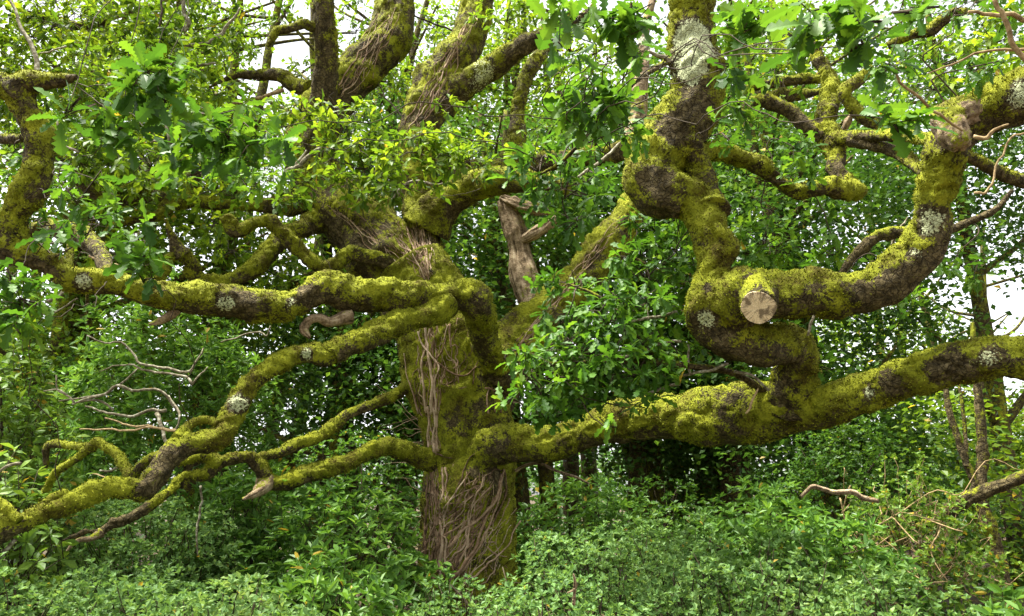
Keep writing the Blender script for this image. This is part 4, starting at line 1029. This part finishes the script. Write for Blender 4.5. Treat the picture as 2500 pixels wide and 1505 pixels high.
# ================================================================== SHRUBS
def bush(name, label, cat_, group, px, Y, rx, ry, h, kind, n_single=0, cover=2.3, leaf=None, base=0.0, lean=0.0):
    x = (px - W0 / 2) / FPX * Y * 1.0
    z0 = float(ground_z(x, Y)) + base
    root = empty(name, (x, Y, float(ground_z(x, Y))), label, cat_, group)
    tpl, mat, L, k, spread, droop = {
        'laurel': (LAU, 'laurel', 0.105, 7, 0.95, 0.05), 'hawthorn': (HAW, 'hawthorn', 0.043, 6, 0.8, 0.05),
        'bramble': (RND, 'bramble', 0.055, 5, 0.8, 0.1), 'maple': (LOW, 'bramble', 0.10, 5, 0.9, 0.25),
        'holly': (RND, 'wood_dark', 0.06, 6, 0.9, 0.1)}[kind]
    if leaf:
        L = leaf
    la = L * L * (0.19 if kind == 'laurel' else 0.31 if kind == 'hawthorn' else 0.36 if kind != 'maple' else 0.3)
    area = 0.62 * 2 * math.pi * (rx + ry) / 2 * h * 0.8
    nt = int(cover * area / (la * k))
    # shoots over a lumpy dome, those on the far side left out
    d = unit(rng.normal(size=(nt * 3, 3)))
    d[:, 2] = np.abs(d[:, 2])
    tc = np.array([-x, -Y, 0]) / math.hypot(x, Y)
    keep = (d @ tc > -0.35)
    d = d[keep][:nt]
    nt = len(d)
    ql = d * 2.3 + px * 0.013
    lump = 1 + 0.30 * fbm(ql, 2) + 0.16 * noise(d * 6.5 + px * 0.02)
    inner = 1 - 0.42 * rng.random(nt) ** 2.2
    e = d * (lump * inner)[:, None]
    hz = np.sign(e[:, 2]) * np.abs(e[:, 2]) ** 0.85
    tips = np.stack([x + e[:, 0] * rx + lean * hz, Y + e[:, 1] * ry, z0 + hz * (h - base)], -1)
    tips[:, 2] = np.maximum(tips[:, 2], 0.05)
    dirs = unit(d * 0.8 + np.array([0, 0, 0.45]) + 0.35 * rng.normal(size=d.shape))
    P, Mx, S = rosette(tips, dirs, k, L, spread, droop, 0.5)
    if n_single:
        Xp = to_px(P)
        sc_ = S / Xp[2] * ((Xp[0] > 0) & (Xp[0] < W0) & (Xp[1] > 0) & (Xp[1] < H0)) * (np.repeat(inner, k) > 0.9)
        o_ = np.argsort(-sc_)
        s_, r_ = o_[:n_single], o_[n_single:]
        leaf_objects(tpl, P[s_], Mx[s_], S[s_], M[mat], root)
        foliage_object('foliage', tpl, P[r_], Mx[r_], S[r_], M[mat], root)
    else:
        foliage_object('foliage', tpl, P, Mx, S, M[mat], root)
    # stems
    ns = 7
    for i in range(ns):
        a = rng.random() * 6.28
        b0 = np.array([x + 0.15 * math.cos(a), Y + 0.15 * math.sin(a), 0.0])
        tip = tips[rng.integers(nt)] * 0.9 + np.array([x, Y, z0 + h * 0.4]) * 0.1
        m1 = b0 * 0.45 + tip * 0.55 + np.array([0, 0, 0.12 * h]) + 0.08 * rng.normal(size=3)
        cc = catmull(np.array([[*b0, 0], [*m1, 0], [*tip, 0]]), [5, 5])[:, :3]
        v, f, cfc = thin_tube(cc, np.linspace(0.02, 0.005, len(cc)) * (1 + h * 0.15), 6)
        link('stem', mesh('stem', v, [f, cfc]), M['dark_twig'], root)
    # shoots that carry the leaves
    bag = Bag()
    for i in rng.choice(nt, min(nt, 260), replace=False):
        p0 = tips[i] - dirs[i] * (0.12 + 0.2 * rng.random()) - (d[i] * 0.08)
        bag.add(np.array([p0, (p0 + tips[i]) / 2 + 0.015 * rng.normal(size=3), tips[i]]), [0.005, 0.004, 0.0025], 3)
    bag.build('fine_twigs', M['tan_twig' if kind == 'bramble' else 'dark_twig'], root, 'stuff')
    return root

GL, GH = 'laurel bushes under the oak', 'hawthorn bushes in front of the oak'
bush('laurel_bush', 'tall laurel bush with pale narrow leaves behind the bare grey twigs', 'bush', GL, 400, 9.8, 1.55, 1.2, 4.05, 'laurel', 120, 2.2)
bush('laurel_bush', 'laurel bush filling the space left of the ivy covered trunk', 'bush', GL, 860, 7.9, 1.05, 0.9, 1.62, 'laurel', 120)
bush('laurel_bush', 'laurel bush below the broken brown spur of a mossy branch', 'bush', GL, 640, 8.6, 0.95, 0.9, 1.80, 'laurel', 80)
bush('laurel_bush', 'low laurel bush with broad leaves at the left foot of the trunk', 'bush', GL, 800, 6.5, 0.75, 0.7, 1.12, 'laurel', 100)
bush('laurel_bush', 'laurel bush in the dark gap beneath the long right limb', 'bush', GL, 1830, 9.4, 1.25, 1.0, 1.62, 'laurel', 100)
bush('laurel_bush', 'bright laurel bush between the hawthorns and the tangled bramble', 'bush', GL, 1960, 7.6, 0.95, 0.8, 1.42, 'laurel', 120)
bush('laurel_bush', 'laurel bush behind the right side of the oak trunk', 'bush', GL, 1440, 9.9, 1.2, 0.9, 1.62, 'laurel', 60)
bush('laurel_bush', 'small laurel sprig beside the slender leaning tree', 'bush', GL, 2340, 5.6, 0.55, 0.5, 0.92, 'laurel', 80)
bush('hawthorn_bush', 'broad pale hawthorn bush below the lowest mossy limb', 'bush', GH, 330, 5.9, 1.15, 0.8, 1.05, 'hawthorn')
bush('hawthorn_bush', 'hawthorn bush under the thick end of the lowest limb', 'bush', GH, 20, 5.4, 0.95, 0.7, 1.02, 'hawthorn')
bush('hawthorn_bush', 'hawthorn bush under the split dry branch tip', 'bush', GH, 400, 7.9, 1.3, 0.8, 1.62, 'hawthorn')
bush('hawthorn_bush', 'low hawthorn bush in front of the small laurel foot', 'bush', GH, 560, 5.0, 0.85, 0.6, 0.98, 'hawthorn')
bush('hawthorn_bush', 'dark low hawthorn bush hiding the foot of the oak trunk', 'bush', GH, 1120, 6.6, 0.85, 0.55, 0.88, 'hawthorn')
bush('hawthorn_bush', 'large hawthorn bush right beside the foot of the oak', 'bush', GH, 1480, 7.0, 1.0, 0.8, 1.34, 'hawthorn')
bush('hawthorn_bush', 'grey green hawthorn bush in front of the bright laurel', 'bush', GH, 1800, 6.0, 1.0, 0.7, 1.18, 'hawthorn')
bush('hawthorn_bush', 'feathery hawthorn bush below the tangled bramble', 'bush', GH, 2110, 5.6, 0.85, 0.6, 1.06, 'hawthorn')
bush('hawthorn_bush', 'hawthorn bush holding the small dead forked twig', 'bush', GH, 1400, 5.3, 0.8, 0.55, 0.92, 'hawthorn')
bush('hawthorn_bush', 'hawthorn bush behind the fallen dry limb under the right arm', 'bush', GH, 1640, 8.0, 0.9, 0.7, 1.30, 'hawthorn')
br = bush('bramble_bush', 'yellow green bramble bush tangled with bare tan stems', 'bush', None, 2180, 8.3, 0.85, 0.8, 1.85, 'bramble', 0, 1.5)
bush('maple_sapling', 'maple sapling with pale lobed leaves beside the mossy V branch', 'sapling', None, 40, 7.6, 0.75, 0.7, 2.75, 'maple', 60, 1.9)
bush('maple_sapling', 'low maple sapling leaning out under the mossy V branch', 'sapling', None, 60, 6.4, 0.55, 0.5, 1.75, 'maple', 60, 1.6, 0.11)
bush('holly_bush', 'dark holly bush behind the tangled bramble', 'bush', 'holly bushes in the wood', 2060, 10.9, 1.35, 1.0, 2.7, 'holly', 0, 2.2)
bush('holly_bush', 'dark holly bush behind the tall pale laurel', 'bush', 'holly bushes in the wood', 120, 12.5, 1.8, 1.2, 3.4, 'holly', 0, 1.8, 0.07)

bush('holly_bush', 'dark holly bush in the hollow left of the trunk', 'bush', 'holly bushes in the wood', 880, 11.6, 1.5, 1.0, 2.2, 'holly', 0, 1.8, 0.07)
bush('holly_bush', 'dark holly bush in the hollow right of the trunk', 'bush', 'holly bushes in the wood', 1560, 12.5, 1.7, 1.0, 1.65, 'holly', 0, 1.8, 0.07)
bush('holly_bush', 'dark holly bush beyond the slender leaning tree', 'bush', 'holly bushes in the wood', 2470, 14.5, 1.5, 1.0, 1.45, 'holly', 0, 1.6, 0.07)

# bare tan stems looping through the bramble
for k in range(26):
    p0 = at(2190 + rng.normal() * 80, 1290 + rng.normal() * 55, 7.7 + rng.random() * 0.5)
    dv = rng.normal(size=3) * np.array([0.22, 0.10, 0.22]) + np.array([0, -0.1, -0.12])
    kk = np.linspace(0, 1, 16)[:, None]
    pts = p0 + dv * kk * 1.3 + 0.24 * np.stack([noise(np.stack([kk[:, 0] * 4, np.full(16, k * 5.1 + j * 11), kk[:, 0]], -1)) for j in range(3)], -1)
    v, f, cfc = thin_tube(pts, 0.0055 * (1.3 - 0.8 * kk[:, 0]), 5)
    link('stem', mesh('stem', v, [f, cfc]), M['tan_twig'], br)

# dead branches lying among the shrubs
def loose(name, label, cat_, pts, Ys, mat, moss, extra=(), lichen=0.0):
    ct = ctrl_from(pts, Ys)
    low = ct[np.argmin(ct[:, 2])]
    root = empty(name, (low[0], low[1], 0), label, cat_)
    make_limb('branch', label, ct, root, mat=mat, moss=moss, fur=0, lichen=lichen, ridge=0.004)
    for e_pts, e_Y in extra:
        make_limb('side_twig', label + str(len(e_pts)), ctrl_from(e_pts, e_Y), root, mat=mat, moss=0.0, fur=0)
    return root
loose('fallen_limb', 'dry brown fallen limb leaning against the slender tree', 'branch', C(9, [(1700, 850, 14), (1790, 815, 26), (1900, 755, 44), (2050, 655, 50), (2200, 592, 45), (2350, 535, 40), (2480, 485, 40), (2700, 380, 34)]), [8.9, 8.6, 8.3], 'bark', 0.22, [(C(9, [(2090, 640, 24), (2100, 580, 20), (2108, 530, 4)]), [8.9, 8.9])])
loose('dead_twig', 'crooked bare brown twig poking out above the bramble', 'twig', C(9, [(885, 632, 8), (930, 590, 11), (970, 560, 15), (1050, 580, 13), (1130, 602, 15), (1250, 600, 16), (1320, 640, 17), (1430, 660, 16)]), [7.2, 7.3], 'dead', -0.2)
loose('dead_twig', 'small forked dead twig standing in a hawthorn bush', 'twig', C(8, [(1745, 1180, 4), (1755, 1230, 8), (1752, 1290, 8), (1745, 1400, 8)]), [4.75, 4.8], 'dead', 0.0, [(C(8, [(1752, 1285, 7), (1720, 1305, 6), (1695, 1315, 3)]), [4.75, 4.75])])
loose('dead_twig', 'thin curved dry twig reaching right from the trunk over the laurel', 'twig', C(8, [(1330, 450, 10), (1420, 405, 9), (1520, 405, 9), (1620, 450, 9), (1750, 490, 8), (1850, 540, 5)]), [8.6, 8.4, 8.2], 'dead', 0.0)

# ================================================================== BACKGROUND WOOD
GT = 'trees of the wood behind the oak'
def sky_gap(X):
    """openings between the crowns"""
    x, y = X[0], X[1]
    def el(cx, cy, rx, ry):
        return ((x - cx) / rx) ** 2 + ((y - cy) / ry) ** 2 < 1
    return el(690, 140, 110, 95) | el(600, 225, 90, 45) | el(2440, 740, 90, 90) | el(2430, 930, 90, 70) | el(30, 190, 30, 20)
def wood_tree(name, label, px, Y, h, tr, crown, kind, nleaf, leaf=0.13, stems=1, leanx=0.0):
    """crown: list of (dx, dy, z, rx, ry, rz)"""
    x = (px - W0 / 2) / FPX * Y
    z0 = float(ground_z(x, Y)) - 0.1
    root = empty(name, (x, Y, z0), label, 'tree', GT)
    tipsall = []
    for s_ in range(stems):
        lean = leanx + (rng.normal() * 0.10 if stems > 1 else 0)
        ct = []
        for t_ in np.linspace(0, 1, 8):
            ct.append([x + (s_ - (stems - 1) / 2) * 0.5 + lean * h * t_ + 0.15 * math.sin(3 * t_ + px), Y + 0.3 * s_ + 0.2 * math.sin(2 * t_ + s_), z0 + h * t_, tr * (1.15 - 0.85 * t_)])
        ct = np.array(ct)
        c4 = catmull(ct, [6] * 7)
        c4[:, :2] += 0.05 * np.stack([noise(c4[:, :3] * 1.3 + 7), noise(c4[:, :3] * 1.3 + 70)], -1)
        v, f, cfc = thin_tube(c4[:, :3], c4[:, 3], 10)
        v = v + 0.12 * tr * noise(v * 6)[:, None] * unit(v - v.mean(0))
        nv = len(v)
        me = mesh('trunk', v, [f, cfc], True, {'moss': np.clip(0.35 + 0.5 * fbm(v * 1.5, 2), 0, 1), 'lichen': np.zeros(nv)})
        link('trunk', me, M['bark'], root)
        # limbs
        for b_ in range(7):
            t_ = 0.22 + 0.7 * rng.random()
            i = int(t_ * (len(c4) - 1))
            a = rng.random() * 6.28
            L = h * (0.16 + 0.16 * rng.random())
            e = c4[i, :3] + np.array([math.cos(a) * L, math.sin(a) * L * 0.7, L * (0.25 + 0.6 * rng.random())])
            m_ = (c4[i, :3] + e) / 2 + rng.normal(size=3) * 0.15
            cc = catmull(np.array([[*c4[i, :3], 0], [*m_, 0], [*e, 0]]), [5, 5])[:, :3]
            v, f, cfc = thin_tube(cc, np.linspace(c4[i, 3] * 0.55, 0.02, len(cc)), 7)
            me = mesh('branch', v, [f, cfc], True, {'moss': np.full(len(v), 0.35), 'lichen': np.zeros(len(v))})
            link('branch', me, M['bark'], root)
    tot = sum(c[3] * c[4] * c[5] for c in crown)
    Ps = []
    for (dx, dy, z, rx, ry, rz) in crown:
        n = int(nleaf * rx * ry * rz / tot)
        ncl = max(6, int(n / 42))
        dd = unit(rng.normal(size=(ncl, 3)))
        rad_ = rng.random(ncl) ** 0.42
        cc = np.array([x + dx, Y + dy, z]) + dd * rad_[:, None] * np.array([rx, ry, rz])
        cc = cc[~sky_gap(to_px(cc))]
        if not len(cc):
            continue
        cl = np.repeat(cc, n // len(cc), 0)
        sz = 0.28 + 0.22 * np.repeat(rng.random(len(cc)), n // len(cc))
        P = cl + rng.normal(size=cl.shape) * sz[:, None] * np.array([1, 1, 0.55])
        Ps.append(P)
    P = np.vstack(Ps)
    P = P[P[:, 2] > 0.15]
    n = len(P)
    d = unit(rng.normal(size=(n, 3)) * np.array([1, 1, 0.5]) + np.array([0, 0, -0.25]))
    up = unit(np.array([0, 0, 1.0]) + 0.55 * rng.normal(size=(n, 3)))
    S = leaf * (0.6 + 0.7 * rng.random(n))
    foliage_object('crown', RND, P, frame_mats(d, up), S, M[kind], root)
    return root
TREES = [
 # label, px, Y, height, trunk r, crown, kind, leaves
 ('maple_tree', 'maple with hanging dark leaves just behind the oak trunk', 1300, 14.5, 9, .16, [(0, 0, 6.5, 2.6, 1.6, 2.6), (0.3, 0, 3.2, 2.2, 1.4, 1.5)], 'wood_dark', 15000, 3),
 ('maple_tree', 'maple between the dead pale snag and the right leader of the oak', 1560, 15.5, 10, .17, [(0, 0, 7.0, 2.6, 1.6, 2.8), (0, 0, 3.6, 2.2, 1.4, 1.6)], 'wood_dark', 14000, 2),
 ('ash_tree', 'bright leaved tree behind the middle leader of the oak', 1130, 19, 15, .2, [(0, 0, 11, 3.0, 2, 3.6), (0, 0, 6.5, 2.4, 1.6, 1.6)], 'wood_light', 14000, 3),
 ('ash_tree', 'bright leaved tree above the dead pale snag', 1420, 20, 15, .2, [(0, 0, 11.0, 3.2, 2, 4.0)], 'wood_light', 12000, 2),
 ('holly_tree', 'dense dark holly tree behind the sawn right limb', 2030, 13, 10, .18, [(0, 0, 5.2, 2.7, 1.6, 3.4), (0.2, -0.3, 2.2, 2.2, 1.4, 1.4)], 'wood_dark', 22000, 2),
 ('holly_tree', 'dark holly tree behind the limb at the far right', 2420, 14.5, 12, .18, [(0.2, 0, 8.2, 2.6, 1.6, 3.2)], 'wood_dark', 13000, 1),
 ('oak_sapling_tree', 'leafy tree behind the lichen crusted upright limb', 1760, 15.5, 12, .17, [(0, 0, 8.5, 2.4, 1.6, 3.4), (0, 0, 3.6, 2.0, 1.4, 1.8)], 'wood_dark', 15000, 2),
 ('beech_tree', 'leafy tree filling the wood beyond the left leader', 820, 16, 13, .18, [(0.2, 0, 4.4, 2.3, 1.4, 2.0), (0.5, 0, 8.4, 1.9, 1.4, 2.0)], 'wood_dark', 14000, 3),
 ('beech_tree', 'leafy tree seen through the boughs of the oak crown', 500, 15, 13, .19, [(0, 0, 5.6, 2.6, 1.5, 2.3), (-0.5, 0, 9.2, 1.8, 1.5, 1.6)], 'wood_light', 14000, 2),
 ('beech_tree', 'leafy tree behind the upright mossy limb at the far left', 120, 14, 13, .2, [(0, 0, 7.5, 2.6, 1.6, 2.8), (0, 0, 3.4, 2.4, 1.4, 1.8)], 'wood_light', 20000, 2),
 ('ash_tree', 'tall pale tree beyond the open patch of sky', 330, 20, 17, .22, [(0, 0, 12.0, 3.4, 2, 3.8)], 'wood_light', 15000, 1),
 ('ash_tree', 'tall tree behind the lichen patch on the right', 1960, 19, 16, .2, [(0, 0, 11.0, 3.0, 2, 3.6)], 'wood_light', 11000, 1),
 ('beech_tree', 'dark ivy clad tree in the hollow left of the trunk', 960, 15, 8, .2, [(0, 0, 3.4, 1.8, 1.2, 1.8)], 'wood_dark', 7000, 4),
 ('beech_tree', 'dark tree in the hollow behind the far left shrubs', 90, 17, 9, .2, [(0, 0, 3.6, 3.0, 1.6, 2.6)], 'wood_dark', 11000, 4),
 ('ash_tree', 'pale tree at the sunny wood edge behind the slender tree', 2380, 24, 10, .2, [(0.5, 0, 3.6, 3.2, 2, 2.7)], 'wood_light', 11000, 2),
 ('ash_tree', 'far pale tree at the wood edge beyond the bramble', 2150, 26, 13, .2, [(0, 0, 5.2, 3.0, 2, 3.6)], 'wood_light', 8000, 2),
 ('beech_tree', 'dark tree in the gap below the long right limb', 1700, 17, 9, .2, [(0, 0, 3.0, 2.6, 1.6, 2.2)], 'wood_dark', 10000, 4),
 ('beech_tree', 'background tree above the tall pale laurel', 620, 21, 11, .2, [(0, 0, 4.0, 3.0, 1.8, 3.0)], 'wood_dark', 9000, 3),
]
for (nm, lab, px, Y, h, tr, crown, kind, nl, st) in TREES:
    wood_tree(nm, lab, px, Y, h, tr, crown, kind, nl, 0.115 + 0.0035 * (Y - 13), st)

# slender leaning tree at the right edge
sl = ctrl_from(C(9, [(2350, 1650, 46), (2350, 1420, 42), (2325, 1250, 42), (2270, 1000, 46), (2205, 800, 46), (2155, 620, 38), (2170, 350, 36), (2150, 0, 30), (2120, -300, 24), (2100, -600, 16)]), [9.6, 9.6])
sroot = empty('slender_tree', (sl[0][0], sl[0][1], 0), 'slender leaning mossy tree beside the fallen dry limb', 'tree', GT)
make_limb('trunk', 'slender', sl, sroot, moss=0.45, fur=0, lichen=0.1)
make_limb('branch', 'slender_b', ctrl_from(C(9, [(2160, 620, 28), (2060, 400, 26), (1990, 200, 24), (1930, 0, 22), (1900, -250, 14)]), [9.6, 9.7]), sroot, moss=0.4, fur=0)
make_limb('branch', 'slender_c', ctrl_from(C(9, [(2060, 420, 16), (2050, 200, 14), (2030, 0, 12), (2000, -200, 8)]), [9.6, 9.7]), sroot, moss=0.4, fur=0)
cc = np.array([at(2400, 1110, 10.4), at(2310, 1000, 10.4), at(2440, 1350, 10.4), at(2490, 1230, 10.4)])
P = np.repeat(cc, 260, 0) + rng.normal(size=(1040, 3)) * np.array([0.35, 0.3, 0.25])
d = unit(rng.normal(size=P.shape) * np.array([1, 1, 0.4]))
foliage_object('crown', RND, P, frame_mats(d, unit(np.array([0, 0, 1.0]) + 0.5 * rng.normal(size=P.shape))), 0.10 * (0.6 + 0.7 * rng.random(len(P))), M['wood_light'], sroot)

# far-off edge of the wood, one low mass of leaves
n = 26000
fx = rng.uniform(-34, 34, n)
fy = 30 + 8 * rng.random(n) + 3 * noise(np.stack([fx * 0.2, 0 * fx, 0 * fx], -1))
ftop = 3.4 + 1.6 * fbm(np.stack([fx * 0.35, 0 * fx + 5, 0 * fx], -1), 3)
fz = ftop * rng.random(n) ** 0.7
P = np.stack([fx, fy, fz], -1) + 0.25 * rng.normal(size=(n, 3))
P[:, 2] = np.maximum(P[:, 2], 0.1)
d = unit(rng.normal(size=P.shape) * np.array([1, 1, 0.5]))
fo = foliage_object('far_thicket', RND, P, frame_mats(d, unit(np.array([0, -0.5, 1.0]) + 0.5 * rng.normal(size=P.shape))), 0.34 * (0.6 + 0.7 * rng.random(n)), M['wood_dark'], None)
fo['label'] = 'far low thicket closing the view between the trunks'
fo['category'] = 'thicket'

tris = 0
for m_ in bpy.data.meshes:
    if m_.users:
        tris += sum(1 for _ in ()) + len(m_.loops) - 2 * len(m_.polygons)
print('triangles', tris, 'objects', len(bpy.data.objects))
